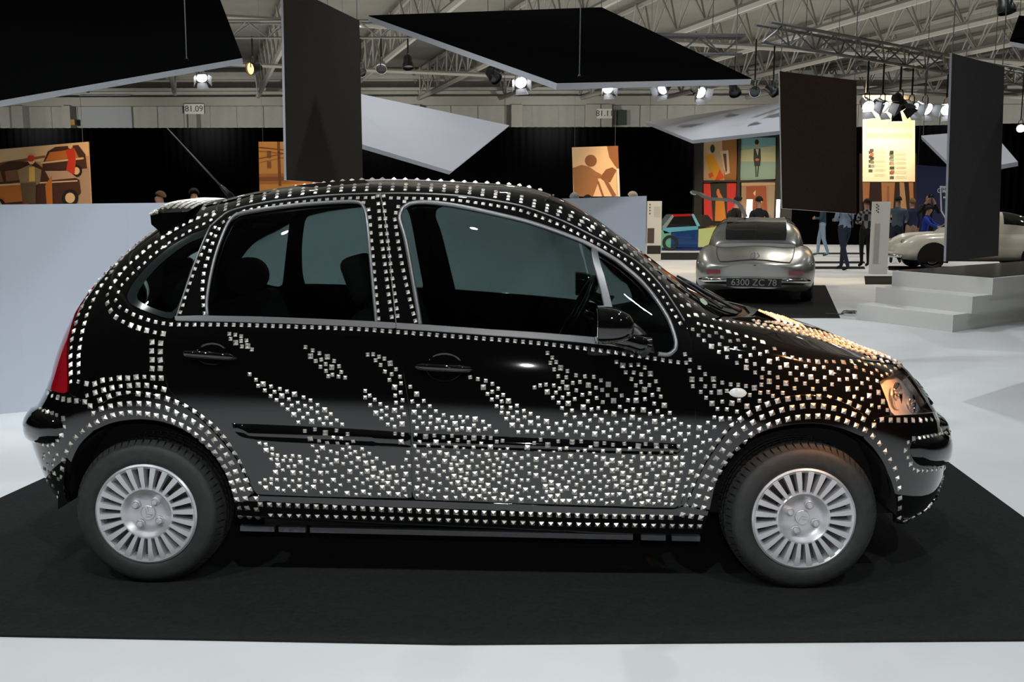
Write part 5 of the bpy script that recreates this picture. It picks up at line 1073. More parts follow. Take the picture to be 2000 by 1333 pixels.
def lamp(px, py, Z, size, aimv, body, lens, label, doors=True, glow=0):
    zr = 5.0 if px < 900 else 3.78 if px < 1950 else 7.6
    if px < 1900:
        A, B = RIGS[0 if px < 900 else 2 if px < 1450 else 1]; r_ = ray(px, py); e = B-A
        k = np.linalg.solve(np.array([[r_[0], -e.x], [r_[1], -e.y]]), np.array([A.x-CAM[0], A.y-CAM[1]])); Z = k[0]
    c = Vector(dep(px, py, Z)); o = thing('stage_lamp', tuple(c), label, 'stage lamp', 'stage lamps on the lighting rigs'); s = size
    R = Vector(aimv).normalized().to_track_quat('X', 'Z').to_matrix()
    m = MB(); pr = MB(); pr.lathe([(0, -.55), (.16, -.54), (.25, -.42), (.27, -.1), (.33, 0), (.34, .22), (.31, .23), (.30, .12)], 20, 'X'); m.add([R@Vector(v)*s for v in pr.v], pr.f); m.build('lamp_housing', body, o, 40)
    m = MB(); pr = MB(); pr.lathe([(.0, .135), (.15, .13), (.30, .11)], 20, 'X'); m.add([R@Vector(v)*s for v in pr.v], pr.f); m.build('lens', lens, o, True)
    if doors:
        for k in range(4):
            a = k*PI/2+.1; u, w = Vector((0, math.cos(a), math.sin(a))), Vector((0, -math.sin(a), math.cos(a)))
            q = [u*.33+w*.26+Vector((.23, 0, 0)), u*.33-w*.26+Vector((.23, 0, 0)), u*.52-w*.36+Vector((.62, 0, 0)), u*.52+w*.36+Vector((.62, 0, 0))]
            m = MB(); m.prism([R@v*s for v in q], R@(u*.012*s)); m.build('barn_door', mat('grey_barn_door', (.25, .25, .26), .5) if lens == LIT else LAMPB, o)
    m = MB(); y = [Vector((0, -.38, 0)), Vector((0, -.40, .45)), Vector((0, -.25, .62)), Vector((0, .25, .62)), Vector((0, .40, .45)), Vector((0, .38, 0))]; m.tube([v*s for v in y], .03*s, 6); m.build('yoke', LAMPB, o)
    m = MB(); m.tube([Vector((0, 0, .62))*s, Vector((0, 0, max(zr-c.z+.03, .7*s)))], .05*s, 8); m.build('clamp', LAMPB, o)
    return o
lamp(393, 148, 21, 0.35, (.3, -.55, -.55), LAMPC, LIT, 'lit white stage lamp just under the top left panel edge')
lamp(494, 134, 21, 0.40, (-.5, -.8, -.15), LAMPB, WARM, 'black stage lamp with a glowing orange lens by the panel corner', False)
lamp(745, 132, 21, 0.35, (.05, -.8, -.5), LAMPC, OFFL, 'chrome stage lamp right of the upright brown panel', False)
lamp(797, 126, 21, 0.37, (.1, -.3, -.9), LAMPB, OFFL, 'black stage lamp hanging straight down beside the chrome one', False)
lamp(705, 140, 21, 0.30, (.6, -.6, -.4), LAMPC, OFFL, 'chrome stage lamp half hidden by the upright brown panel', False)
lamp(965, 150, 15, .30, (.5, -.5, -.6), LAMPB, OFFL, 'black stage lamp under the left rim of the kite shaped panel', False)
lamp(1016, 158, 15, .28, (.15, -.8, -.5), LAMPC, LIT, 'lit white stage lamp left of the kite panel low corner')
lamp(1186, 171, 15.15, .24, (.2, -.8, -.5), LAMPC, LIT, 'lit stage lamp peeping below the kite panel, above the 81.11 sign')
lamp(1297, 172, 15.2, .26, (-.6, -.7, -.5), LAMPB, LIT, 'small lit black stage lamp below the kite panel middle right edge')
lamp(1364, 178, 15.25, .28, (.45, -.75, -.5), LAMPC, LIT, 'lit white stage lamp with open barn doors below the kite panel tip')
lamp(1435, 178, 15.3, .28, (.1, -.5, -.8), LAMPB, OFFL, 'black stage lamp below the right tip of the kite panel', False)
lamp(1474, 178, 14.3, .24, (-.15, -.9, -.3), LAMPC, OFFL, 'round chrome stage lamp left of the reddish brown panel', False)
lamp(1510, 178, 14.5, .24, (.5, -.5, -.5), LAMPB, OFFL, 'black stage lamp half behind the reddish brown panel edge', False)
lamp(1693, 204, 16.3, 0.30, (.1, -.8, -.5), LAMPC, LIT, 'brightest lit stage lamp at the top left of the text board')
lamp(1723, 206, 16.6, 0.30, (.4, -.7, -.5), LAMPB, LIT, 'black stage lamp second from left over the text board')
lamp(1757, 203, 17.0, 0.35, (.25, -.4, -.8), LAMPB, OFFL, 'dark stage lamp in the middle over the text board')
lamp(1780, 208, 17.2, 0.30, (.5, -.7, -.5), LAMPC, LIT, 'lit stage lamp at the right edge of the text board')
lamp(1806, 210, 17.5, 0.32, (.4, -.8, -.5), LAMPC, LIT, 'lit stage lamp with grey barn doors right of the text board')
lamp(1848, 213, 17.9, 0.30, (-.2, -.9, -.4), LAMPC, LIT, 'lit stage lamp next to the dark grey upright panel')
lamp(1965, 14, 9, .24, (.1, -.2, -1), LAMPB, OFFL, 'black lamp at the very top right of the picture', False)
lamp(1993, 250, 16, .20, (-.3, -.9, -.3), LAMPC, LIT, 'small lamp at the right edge beyond the dark grey panel', False)
# ------------------------------------------------------------------ platform with steps, stands
STEPM = mat('white_platform_paint', (.80, .79, .75), .6)
plat = thing('stepped_platform', tuple(flr(1800, 620, 0)), 'white platform with three steps and a black top at the right', 'platform'); po = Vector(plat.location); fd_ = Vector((.77, .64, 0))*4.2
for z, l, r in ((.2, (1674, 594), (1862, 616)), (.4, (1711, 561), (1900, 580)), (.6, (1743, 529), (1940, 544))):
    L, R = Vector(flr(*l, z)), Vector(flr(*r, z)); m = MB(); pts_ = [L, R, R+fd_, L+fd_]
    m.prism([p-po-Vector((0, 0, z if z == .2 else .2)) for p in pts_], (0, 0, .2 if z > .2 else z)); m.build('step', STEPM, plat)
L, R = Vector(flr(1743, 529, .6)), Vector(flr(1940, 544, .6)); i_ = (R-L).normalized()
q = [L+i_*.06+fd_*.015, R-i_*.05+fd_*.015, R-i_*.05+fd_*.97, L+i_*.06+fd_*.97]; m = MB(); m.prism([p-po for p in q], (0, 0, .008)); m.build('black_top', mat('black_gloss_top', (.012, .012, .012), .18), plat)
def stand(px0, px1, pyt, pyb, Y, label, pics=()):
    a, b = Vector(unp(px0, pyb, Y)), Vector(unp(px1, pyt, Y)); o = thing('info_stand', ((a.x+b.x)/2, Y, 0), label, 'info stand'); w = (b.x-a.x)/2
    m = MB(); m.box((-w, 0, 0), (w, .16, b.z)); m.build('slab', mat('stand_white', (.62, .64, .62), .6), o)
    for x0, x1, z0, z1, c in pics:
        m = MB(); m.box((-w+2*w*x0, -.006, b.z*z0), (-w+2*w*x1, 0, b.z*z1)); m.build('printed_block', inkm(c), o)
tl = [(.12, .20, .93-.05*k, .955-.05*k, (.2, .22, .2)) for k in range(4)]
stand(1263, 1293, 393, 505, 22.5, 'white information slab at the end of the low partition wall', tl+[(.45, .9, .9-.02*k, .905-.02*k, (.7, .72, .7)) for k in range(9)]+[(.02, .5, .30, .55, (.28, .22, .22)), (.02, .98, .12, .26, (.08, .08, .08))])
stand(1701, 1740, 394, 533, 17.2, 'white information slab among the visitors left of the white car', [(.12+.1*(k % 2), .20+.1*(k % 2), .95-.02*k, .965-.02*k, (.15, .15, .15)) for k in range(6)]+[(.10, .42, .15, .70, (.66, .66, .66))])
def flat(name, pxs, label, z=.006):
    m = MB(); m.prism([Vector(flr(x, y, 0)) for x, y in pxs], (0, 0, z)); tag(m.build(name, BLACKM), label, 'mat')
flat('floor_mat', [(1688, 540), (1742, 540), (1742, 556), (1690, 556)], 'small black mat in front of the white information slab')
flat('floor_mat', [(1330, 622), (1641, 622), (1612, 558), (1345, 558)], 'black mat under the silver coupe')
flat('floor_mat', [(1270, 508), (1500, 508), (1500, 494), (1280, 494)], 'black mat under the patchwork coloured coupe')
flat('floor_mat', [(1735, 528), (2200, 560), (2200, 524), (1735, 520)], 'dark mat under the white car')
c = Vector(flr(1660, 616, 0)); o = thing('floor_uplighter', tuple(c), 'low round chrome floor light near the white steps', 'floor light')
m = MB(); m.lathe([(0, 0), (.11, 0), (.115, .03), (.09, .06), (.0, .065)], 24, 'Z'); m.build('chrome_dome', CHROME, o, 40); m = MB(); m.tube([(.0, 0, .01), (-.3, .1, .01)], .008, 6); m.build('lead', LAMPB, o)
# black-and-white floor stripes beyond the silver car
for k, (y0, y1) in enumerate(((511, 515), (521, 526), (494, 497))): flat('floor_stripe', [(1590, y1), (1690, y1), (1688, y0), (1590, y0)], 'thin black floor stripe by the walking visitors, %s' % ('middle one', 'nearest one', 'farthest one')[k], .004)

# ------------------------------------------------------------------ other cars
def car_loft(name, secs, m, parent, n=14, cap=True, sm=True):
    """secs: list of (x, [(w, z) ...]) half sections from the bottom up; mirrored and lofted"""
    K = len(secs[0][1]); G2 = np.array([[(x, w, z) for (w, z) in s] for x, s in secs]).transpose(1, 0, 2)
    ku_ = chord(G2, 1); kt_ = chord(G2, 0); Au_ = spline_matrix(ku_/ku_[-1], np.linspace(0, 1, 4*len(secs)+1)); At_ = spline_matrix(kt_/kt_[-1], np.linspace(0, 1, 4*K+1))
    Sx = np.einsum('ak,knc,bn->abc', At_, G2, Au_); Sx[:, :, 1] = np.maximum(Sx[:, :, 1], 0); T, U = Sx.shape[:2]
    V = np.concatenate([Sx.reshape(-1, 3), (Sx*np.array([1, -1, 1])).reshape(-1, 3)]); F = []
    for t in range(T-1):
        for u in range(U-1):
            q = (t*U+u, t*U+u+1, (t+1)*U+u+1, (t+1)*U+u); F.append(q); F.append(tuple(i+T*U for i in q)[::-1])
    for e_, col_ in enumerate((0, U-1)):
        F.append(tuple(t*U+col_ for t in range(T))+tuple(T*U+t*U+col_ for t in range(T-1, -1, -1)))
    bm = bmesh.new(); vv = [bm.verts.new(v) for v in V]
    for f in F:
        try: bm.faces.new([vv[i] for i in f])
        except ValueError: pass
    bmesh.ops.remove_doubles(bm, verts=bm.verts, dist=.004); bmesh.ops.recalc_face_normals(bm, faces=bm.faces)
    o = bm_obj(name, bm, m, parent, sm)
    for f in o.data.polygons:
        if len(f.vertices) > 4: f.use_smooth = False
    return o, Sx
def sec(w, zb, zm, zf, zc):   # bottom, widest, fender top, centre
    return [(w*.72, zb), (w*.93, zb+.07), (w, zm), (w*.985, zm+(zf-zm)*.45), (w*.90, zm+(zf-zm)*.85), (w*.74, zf), (w*.50, zc*.6+zf*.4-.01), (w*.25, zc), (0, zc+.01)]
def patch(name, Sx, u0, u1, t0, t1, off, m, parent, both=True):
    nT, nU = Sx.shape[:2]; V = []; nu2, nt2 = 12, 10
    for b in range(nt2+1):
        for a in range(nu2+1):
            u = (u0+(u1-u0)*a/nu2)*(nU-1); t = (t0+(t1-t0)*b/nt2)*(nT-1); i = min(int(u), nU-2); j = min(int(t), nT-2); fu, ft = u-i, t-j
            V.append(Sx[j, i]*(1-fu)*(1-ft)+Sx[j, i+1]*fu*(1-ft)+Sx[j+1, i]*(1-fu)*ft+Sx[j+1, i+1]*fu*ft)
    V = np.array(V).reshape(nt2+1, nu2+1, 3); n = np.cross(np.gradient(V, axis=1), np.gradient(V, axis=0)); n /= np.linalg.norm(n, axis=2, keepdims=True)+1e-9
    if (n[..., 1].mean() < 0 and V[..., 1].mean() > .2) or (V[..., 1].mean() <= .2 and n[..., 2].mean() < 0): n = -n
    V = V+n*off; W_ = nu2+1; F = [(b*W_+a, b*W_+a+1, (b+1)*W_+a+1, (b+1)*W_+a) for b in range(nt2) for a in range(nu2)]; V = V.reshape(-1, 3)
    return V, F
def add_patch(name, Sx, u0, u1, t0, t1, off, m, parent, sides=(1, -1), join=False):
    V, F = patch(name, Sx, u0, u1, t0, t1, off, m, parent)
    if join: return me_obj(name, np.concatenate([V, V*np.array([1, -1, 1])]), F+[tuple(i+len(V) for i in f) for f in F], m, parent, True)
    for s in sides: me_obj(name, V*np.array([1, s, 1]), F, m, parent, True)
def old_wheel(parent, x, y, r, hub):
    m = MB(); m.lathe([(r*.62, -.01), (r*.70, -.03), (r*.9, -.03), (r, 0), (r, .12), (r*.9, .15), (r*.62, .14)], 32, 'Y', closed=True); t = m.build('tyre', RUBBER, parent, 40); t.location = (x, y, r)
    if y > 0: t.rotation_euler = (0, 0, PI)
    m = MB(); m.lathe([(0, -.035), (r*.25, -.03), (r*.40, -.005), (r*.55, -.012), (r*.64, -.015), (r*.64, .02)], 32, 'Y'); m.build('hub_cap', hub, t, 40)
SILV = mat('silver_car_paint', (.42, .42, .39), .30, .75, .6); GLASSD = glass('dark_window_glass', (.55, .6, .57))
rc = Vector(flr(1471, 594, 0)); rc = Vector((rc.x, rc.y, 0))
SL = thing('silver_coupe', tuple(rc), 'silver gullwing coupe seen from behind, its left door raised', 'car', None, math.radians(77))
body = [(0.0, [(.02, .24), (.3, .24), (.45, .40), (.42, .50), (.36, .56), (.28, .58), (.18, .60), (.08, .60), (0, .60)]), (.06, sec(.74, .20, .42, .60, .63)), (.25, sec(.86, .16, .46, .70, .72)), (.6, sec(.90, .15, .52, .82, .83)), (1.0, sec(.90, .16, .56, .86, .90)), (1.5, sec(.885, .2, .56, .83, .92)), (2.2, sec(.87, .2, .55, .80, .90)), (3.0, sec(.88, .2, .55, .82, .86)), (3.7, sec(.88, .2, .54, .80, .80)), (4.3, sec(.78, .25, .50, .70, .68)), (4.48, [(.02, .34), (.3, .34), (.45, .44), (.42, .50), (.36, .54), (.28, .56), (.18, .58), (.08, .58), (0, .58)])]
_, SB1 = car_loft('body', body, SILV, SL)
gh = [(.66, [(.64, .80), (.62, .83), (.59, .86), (.53, .875), (.34, .885), (0, .89)]), (.82, [(.72, .80), (.69, .89), (.65, .97), (.57, 1.02), (.34, 1.035), (0, 1.04)]), (1.15, [(.75, .80), (.71, .94), (.65, 1.09), (.56, 1.17), (.34, 1.20), (0, 1.21)]), (1.6, [(.74, .80), (.69, .96), (.62, 1.14), (.54, 1.235), (.32, 1.265), (0, 1.275)]), (2.1, [(.72, .80), (.66, .96), (.59, 1.13), (.49, 1.225), (.30, 1.255), (0, 1.265)]), (2.5, [(.66, .80), (.61, .90), (.56, 1.0), (.50, 1.06), (.30, 1.09), (0, 1.10)]), (2.85, [(.62, .78), (.56, .82), (.50, .85), (.44, .86), (.30, .88), (0, .89)])]
_, SG = car_loft('cabin', gh, SILV, SL)
add_patch('rear_window', SG, .03, .25, .50, 1.0, .006, mat('dark_cabin_glass', (.012, .014, .013), .06, 0, .5), SL, join=True)
add_patch('side_window', SG, .26, .62, .16, .48, .006, mat('dark_cabin_glass', (0, 0, 0)), SL)
for sy in (1, -1):
    m = MB(); m.tube([(.10, sy*.80, .35), (-.03, sy*.70, .35), (-.10, sy*.40, .35), (-.10, sy*.05, .35)], [.03, .05, .055, .055], 10); m.build('bumper_bar', CHROME, SL, True)
    m = MB(); m.box((-.02, sy*.60-.10, .44), (.05, sy*.60+.10, .51)); m.build('tail_lamp', mat('red_lamp_lens', (0, 0, 0)), SL)
    m = MB(); m.lathe([(0, -.02), (.02, -.015), (.028, 0), (.02, .03)], 12, 'X', (.05, sy*.82, .62)); m.build('marker_lamp', CHROME, SL, True)
    nT_, nU_ = SB1.shape[:2]; tj = int(.66*(nT_-1)); pts_ = [SB1[t, int(.075*(nU_-1))] for t in range(nT_-1, tj, -1)]+[SB1[tj, u] for u in range(int(.075*(nU_-1)), int(.27*(nU_-1)))]
    m = MB(); m.tube([(q[0]-.004, sy*q[1], q[2]+.002) for q in pts_], .007, 5); m.build('boot_seam', mat('dark_seam', (.03, .03, .03), .6), SL)
m = MB(); m.box((-.17, -.40, .27), (-.155, .40, .395)); pl = m.build('number_plate', mat('black_plate', (.012, .012, .012), .4), SL); pl['label'] = 'black plate with pale lettering'
text_mesh('plate_lettering', '6300 ZC 78', .135, Matrix.Translation((-.174, 0, .332)) @ Matrix.Rotation(-PI/2, 4, 'Z') @ Matrix.Rotation(PI/2, 4, 'X'), inkm((.72, .72, .70)), pl)
m = MB(); m.lathe([(.062, 0), (.068, -.01), (.062, -.02), (.055, -.01)], 24, 'X', (.215, 0, .705), closed=True); 
for a in (PI/2, PI*7/6, PI*11/6): m.tube([(.205, 0, .705), (.205, .06*math.cos(a), .705+.06*math.sin(a))], .008, 6)
m.build('round_star_badge', CHROME, SL, True)
m = MB(); m.tube([(.02, -.03, .575), (-.02, 0, .585), (.02, .03, .575)], .012, 6); m.build('boot_handle', CHROME, SL, True)
for x in (.85, 3.3):
    for y in (-.86, .86): old_wheel(SL, x, y, .33, CHROME)
m = MB(); m.tube([Vector((2.2, .34+.19*math.cos(a), .88+.17*math.sin(a))) for a in np.linspace(0, 2*PI, 25)[:-1]], .014, 6, closed=True); m.build('steering_wheel', mat('cream_wheel', (.6, .45, .28), .4), SL, True)
# raised wing door: hinged at the roof, arching up and out to the left
prof = [(.16, 1.29), (.24, 1.47), (.38, 1.575), (.62, 1.605), (.80, 1.62), (.95, 1.70), (1.06, 1.73), (1.10, 1.70)]
for nm, x0, x1, mt in (('wing_door', 1.55, 1.68, SILV), ('wing_door', 2.30, 2.45, SILV)):
    pass
m = MB(); P_ = np.array(smooth_line([np.array(p) for p in prof], False, 5)); nP = len(P_); e_ = np.gradient(P_, axis=0); e_ /= np.linalg.norm(e_, axis=1, keepdims=True); nn_ = np.stack([-e_[:, 1], e_[:, 0]], 1)
vs = []
for (x, th) in ((1.5, .0), (1.5, .05), (2.45, .05), (2.45, .0)): vs += [(x+.1*(i/nP), p[0], p[1]) for i, p in enumerate(P_-nn_*th)]
m.add(vs, [(a*nP+i, a*nP+i+1, ((a+1) % 4)*nP+i+1, ((a+1) % 4)*nP+i) for a in range(4) for i in range(nP-1)]+[(0, nP, 2*nP, 3*nP), (nP-1, 2*nP-1, 3*nP-1, 4*nP-1)]); WD = m.build('wing_door', SILV, SL, 60)
m = MB(); m.add([(1.62, P_[8][0], P_[8][1]-.056), (2.34, P_[8][0], P_[8][1]-.056), (2.34, P_[20][0], P_[20][1]-.056), (1.62, P_[20][0], P_[20][1]-.056)], [(0, 1, 2, 3)]); m.build('door_glass', mat('dark_cabin_glass', (0, 0, 0)), WD)

# white rounded saloon, nose to the left
wc = Vector(flr(1752, 527, 0)); WC = thing('white_saloon', (wc.x, wc.y+.6, 0), 'rounded white old saloon half hidden by the dark grey hanging panel', 'car', None, math.radians(-4))
IV = mat('ivory_car_paint', (.70, .68, .60), .22, 0, .9)
body = [(0.0, [(.02, .32), (.25, .32), (.40, .42), (.38, .50), (.32, .55), (.26, .57), (.18, .58), (.08, .58), (0, .58)]), (.08, sec(.62, .28, .46, .62, .60)), (.35, sec(.76, .22, .50, .78, .72)), (.8, sec(.80, .20, .52, .86, .80)), (1.3, sec(.80, .2, .54, .88, .86)), (2.0, sec(.80, .2, .55, .86, .90)), (2.8, sec(.81, .2, .55, .86, .90)), (3.4, sec(.80, .2, .54, .82, .85)), (3.9, sec(.68, .25, .50, .66, .68)), (4.05, [(.02, .34), (.25, .34), (.36, .44), (.34, .50), (.30, .54), (.26, .56), (.18, .57), (.08, .57), (0, .57)])]
_, SW = car_loft('body', body, IV, WC)
gh = [(1.15, [(.58, .80), (.56, .82), (.52, .84), (.46, .85), (.30, .87), (0, .88)]), (1.5, [(.66, .80), (.63, .92), (.58, 1.06), (.50, 1.12), (.30, 1.15), (0, 1.16)]), (1.9, [(.69, .80), (.65, .98), (.60, 1.18), (.52, 1.28), (.30, 1.32), (0, 1.33)]), (2.5, [(.69, .80), (.65, .98), (.60, 1.18), (.52, 1.30), (.30, 1.34), (0, 1.35)]), (3.0, [(.67, .80), (.63, .93), (.57, 1.08), (.49, 1.17), (.30, 1.20), (0, 1.21)]), (3.5, [(.55, .78), (.53, .80), (.48, .82), (.42, .83), (.30, .85), (0, .86)])]
_, SWG = car_loft('cabin', gh, IV, WC)
DG = mat('dark_cabin_glass', (0, 0, 0)); add_patch('side_window', SWG, .20, .48, .20, .50, .006, DG, WC); add_patch('side_window', SWG, .52, .82, .20, .48, .006, DG, WC); add_patch('windscreen', SWG, .06, .30, .62, 1, .006, DG, WC, join=True)
for x in (.78, 3.1):
    for y in (-.75, .75): old_wheel(WC, x, y, .29, CHROME)
    for sy in (1, -1):
        m = MB(); ri = [(x+.36*math.cos(a), sy*.806, .29+.36*math.sin(a)) for a in np.linspace(-.35, PI+.35, 20)]; m.add(ri+[(x, sy*.806, .2)], [tuple(range(20))+(20,)]); m.build('wheel_arch', DARK, WC)
for sy in (1, -1):
    m = MB(); m.lathe([(0, -.05), (.05, -.045), (.085, -.02), (.09, .02)], 20, 'X', (.16, sy*.52, .62)); m.build('headlamp', CHROME, WC, True)
    m = MB(); m.lathe([(0, -.03), (.03, -.02), (.035, .02)], 12, 'X', (.06, sy*.50, .46)); m.build('indicator', mat('amber_lens', (.8, .25, .02), .2), WC, True)
m = MB(); m.tube([(.12, -.66, .30), (-.04, -.5, .32), (-.07, 0, .32), (-.04, .5, .32), (.12, .66, .30)], .04, 8); m.build('bumper_bar', CHROME, WC, True)
m = MB(); m.lathe([(0, -.03), (.05, -.02), (.06, .02), (.03, .06), (0, .07)], 12, 'X', (1.35, -.80, .93)); m.tube([(1.35, -.80, .93), (1.35, -.74, .86)], .012, 6); m.build('wing_mirror', CHROME, WC, True)

# patchwork coupe far behind, side on, nose to the right
pc = Vector(flr(1292, 491, 0)); PC_ = thing('patchwork_coupe', (pc.x, pc.y+.4, 0), 'wedge coupe painted in red, blue, green and yellow blocks, behind the silver coupe', 'car')
def blk(name, poly, c, d=1.55, y0=0.0):
    m = MB(); m.prism([(x, y0, z) for x, z in poly], (0, d, 0)); bm = bmesh.new(); o = m.build(name, mat('block_%02x%02x%02x' % tuple(int(255*x) for x in c), tuple(x**2.2 for x in c), .25, 0, .6), PC_); return o
k_ = 1/58.0
def pz(px, py): return ((px-1292)*k_, (491-py)*k_*1.02)
for nm, poly, c in (('rear_quarter', [(1293, 485), (1293, 450), (1313, 457), (1313, 485)], (.45, .76, .64)), ('door', [(1313, 487), (1313, 455), (1366, 450), (1367, 484)], (.10, .27, .52)), ('front_wing', [(1367, 484), (1367, 449), (1412, 444), (1470, 456), (1470, 484)], (.84, .90, .60)), ('waist_panel', [(1295, 447), (1366, 443), (1366, 450), (1300, 458)], (.42, .75, .86)),
   ('roof_panel', [(1315, 421), (1354, 420), (1352, 424), (1318, 425)], (.78, .12, .12)), ('tail_panel', [(1294, 446), (1315, 421), (1318, 425), (1303, 447)], (.62, .66, .66)), ('sill_panel', [(1296, 491), (1296, 485), (1390, 484), (1390, 490)], (.07, .16, .40)), ('front_pillar', [(1352, 420), (1357, 420), (1370, 443), (1364, 444)], (.55, .82, .88))):
    blk(nm, [pz(*p) for p in poly], c)
blk('side_glass', [pz(*p) for p in ((1305, 446), (1317, 425), (1352, 424), (1364, 443))], (.07, .08, .08), 1.45, .05)
blk('front_glass', [pz(*p) for p in ((1358, 422), (1385, 422), (1402, 442), (1370, 443))], (.22, .22, .20), 1.45, .05)
for px in (1312, 1430): old_wheel(PC_, (px-1292)*k_, .12, .27, LAMPB)
# ------------------------------------------------------------------ visitors
SKIN_ = mat('skin', (.42, .24, .17), .55)
def cloth(c): return mat('cloth_%02x%02x%02x' % tuple(int(255*x) for x in c), tuple(x**2.2 for x in c), .85, 0, 0, .12, 30)
def person(px, py, label, top, legs, hair=(.08, .06, .05), h=1.74, face=0.0, arms='down', stride=.0, shoes=(.08, .07, .07), lean=0.0, loc=None, dots=None, sleeves=True, bald=False, squat=0.0):
    p = Vector(flr(px, py, 0)) if loc is None else Vector(loc); s = h/1.75
    me = bpy.data.meshes.new('person'); V = []; Ed = []; R = []
    def v(x, y, z, r, par=None):
        # forward is +y before turning; the trunk leans forward
        if lean and z > .9: dz = z-.9; y += dz*math.sin(lean); z = .9+dz*math.cos(lean)
        V.append((x*s, y*s, (z-squat)*s)); R.append(r*s)
        if par is not None: Ed.append((par, len(V)-1))
        return len(V)-1
    pel = v(0, 0, .96, .135); wa = v(0, 0, 1.10, .125, pel); ch = v(0, .005, 1.30, .15, wa); nk0 = v(0, 0, 1.44, .075, ch); nk = v(0, .01, 1.51, .055, nk0); hd = v(0, .025, 1.60, .085, nk); hd2 = v(0, .02, 1.68, .085, hd); v(0, .115, 1.605, .018, hd)
    for sx in (-1, 1):
        hp = v(sx*.09, 0, .90, .098, pel); kn = v(sx*.10, stride*sx*.5+.02, .50, .062, hp); an = v(sx*.10, stride*sx-.02-abs(stride)*.15, .09, .042, kn); v(sx*.11, stride*sx+.14-abs(stride)*.15, .035, .036, an)
        sh = v(sx*.185, 0, 1.40, .062, ch)
        if arms == 'camera' or (arms == 'point' and sx == 1): el = (sx*.24, .16, 1.22); wr = (sx*.09, .24, 1.50); fd = Vector((-sx*.4, .3, .85))
        elif arms == 'fold': el = (sx*.25, .03, 1.14); wr = (sx*.07, .23, 1.13); fd = Vector((-sx*.9, .3, .05))
        elif arms == 'reach': el = (sx*.24, .20, 1.20); wr = (sx*.20, .44, 1.12); fd = Vector((0, .95, -.2))
        else: el = (sx*.25, -.03, 1.13); wr = (sx*.25, .07, .88); fd = Vector((0, .18, -1))
        e = v(*el, .045, sh); w = v(*wr, .032, e); fd.normalize(); wv = Vector(wr); pc_ = wv+fd*.07; pm = v(*pc_, .030, w)
        side = Vector((0, 1, 0)) if abs(fd.z) > .5 else Vector((0, 0, 1)); side = (side-fd*side.dot(fd)).normalized()
        for k, (o, l) in enumerate(((-.030, .070), (-.010, .085), (.010, .080), (.028, .062))):
            b = pc_+side*o+fd*.035; i = v(*b, .0095, pm); bend = (fd*.8+Vector((-sx*.6, .1, 0))).normalized(); v(*(b+bend*l), .008, i)
        b = wv+fd*.03+side*.035; i = v(*b, .011, w); v(*(b+side*.035+fd*.03), .009, i)
    me.from_pydata(V, Ed, []); o = bpy.data.objects.new('person', me); COL.objects.link(o)
    sk = o.modifiers.new('s', 'SKIN'); sk.use_smooth_shade = True
    for i, r in enumerate(R): me.skin_vertices[0].data[i].radius = (r, r*.82 if i < 4 else r)
    me.skin_vertices[0].data[0].use_root = True
    sb = o.modifiers.new('u', 'SUBSURF'); sb.levels = 1; sb.render_levels = 1
    dg = bpy.context.evaluated_depsgraph_get(); m2 = bpy.data.meshes.new_from_object(o.evaluated_get(dg)); bpy.data.objects.remove(o)
    for mm in (SKIN_, cloth(top), cloth(legs), cloth(shoes), cloth(dots) if dots else SKIN_): m2.materials.append(mm)
    m2.materials.clear()
    for mm in (SKIN_, cloth(top), cloth(legs), cloth(shoes), cloth(dots or top)): m2.materials.append(mm)
    vv = np.array([q.co for q in m2.vertices])/s; skv = np.array(V)/s
    # nearest bone decides what covers it: head/neck and hands bare, the rest clothed
    hand = np.zeros(len(V), bool); wr_idx = []
    ea = skv[[e_[0] for e_ in Ed]]; eb = skv[[e_[1] for e_ in Ed]]; Ra = np.array(R)/s; ra, rb = Ra[[e_[0] for e_ in Ed]], Ra[[e_[1] for e_ in Ed]]; ab = eb-ea; L2 = (ab**2).sum(1)+1e-9
    for f in m2.polygons:
        c = vv[list(f.vertices)].mean(0); t = np.clip(((c-ea)*ab).sum(1)/L2, 0, 1); d = np.linalg.norm(c-(ea+ab*t[:, None]), axis=1)-(ra*(1-t)+rb*t)
        k = int(np.argmin(d)); i = Ed[k][0] if t[k] < .5 else Ed[k][1]; z = c[2]+squat; child = Ed[k][1]
        if i in (4, 5, 6, 7) or (i == 3 and c[2] > skv[3][2]+.04): mi = 0
        elif Ra[child] < .0325 and skv[child][2]+squat > .6 and (Ra[Ed[k][0]] < .034 or t[k] > .85): mi = 0
        elif z < .085: mi = 3
        elif (i == 0 or skv[i][2]+squat < .93 and Ra[i] > .034) and z < 1.0: mi = 2
        else: mi = 1
        if mi == 1 and dots and (int(c[0]*16+40)+int(c[2]*16)) % 2 == 0: mi = 4
        f.material_index = mi; f.use_smooth = True
    o = link(bpy.data.objects.new('person', m2)); o.location = (p.x, p.y, 0); o.rotation_euler = (0, 0, face); tag(o, label, 'person')
    hc = np.array(V[6])+np.array([0, -.012*s, .0])
    if not bald:
        m = MB(); vs = []; n1, n2 = 7, 16
        for a in range(n1+1):
            th = a/n1*1.8
            for b in range(n2):
                ph = 2*PI*b/n2; fr = max(0, math.sin(ph)); th2 = th*(1-.42*fr); r = .099*s
                vs.append((hc[0]+r*math.sin(th2)*math.cos(ph)*.92, hc[1]+r*math.sin(th2)*math.sin(ph)*1.05, hc[2]-.012*s+r*math.cos(th2)))
        m.add(vs, [(a*n2+b, a*n2+(b+1) % n2, (a+1)*n2+(b+1) % n2, (a+1)*n2+b) for a in range(n1) for b in range(n2)]); m.build('hair', cloth(hair), o, True)
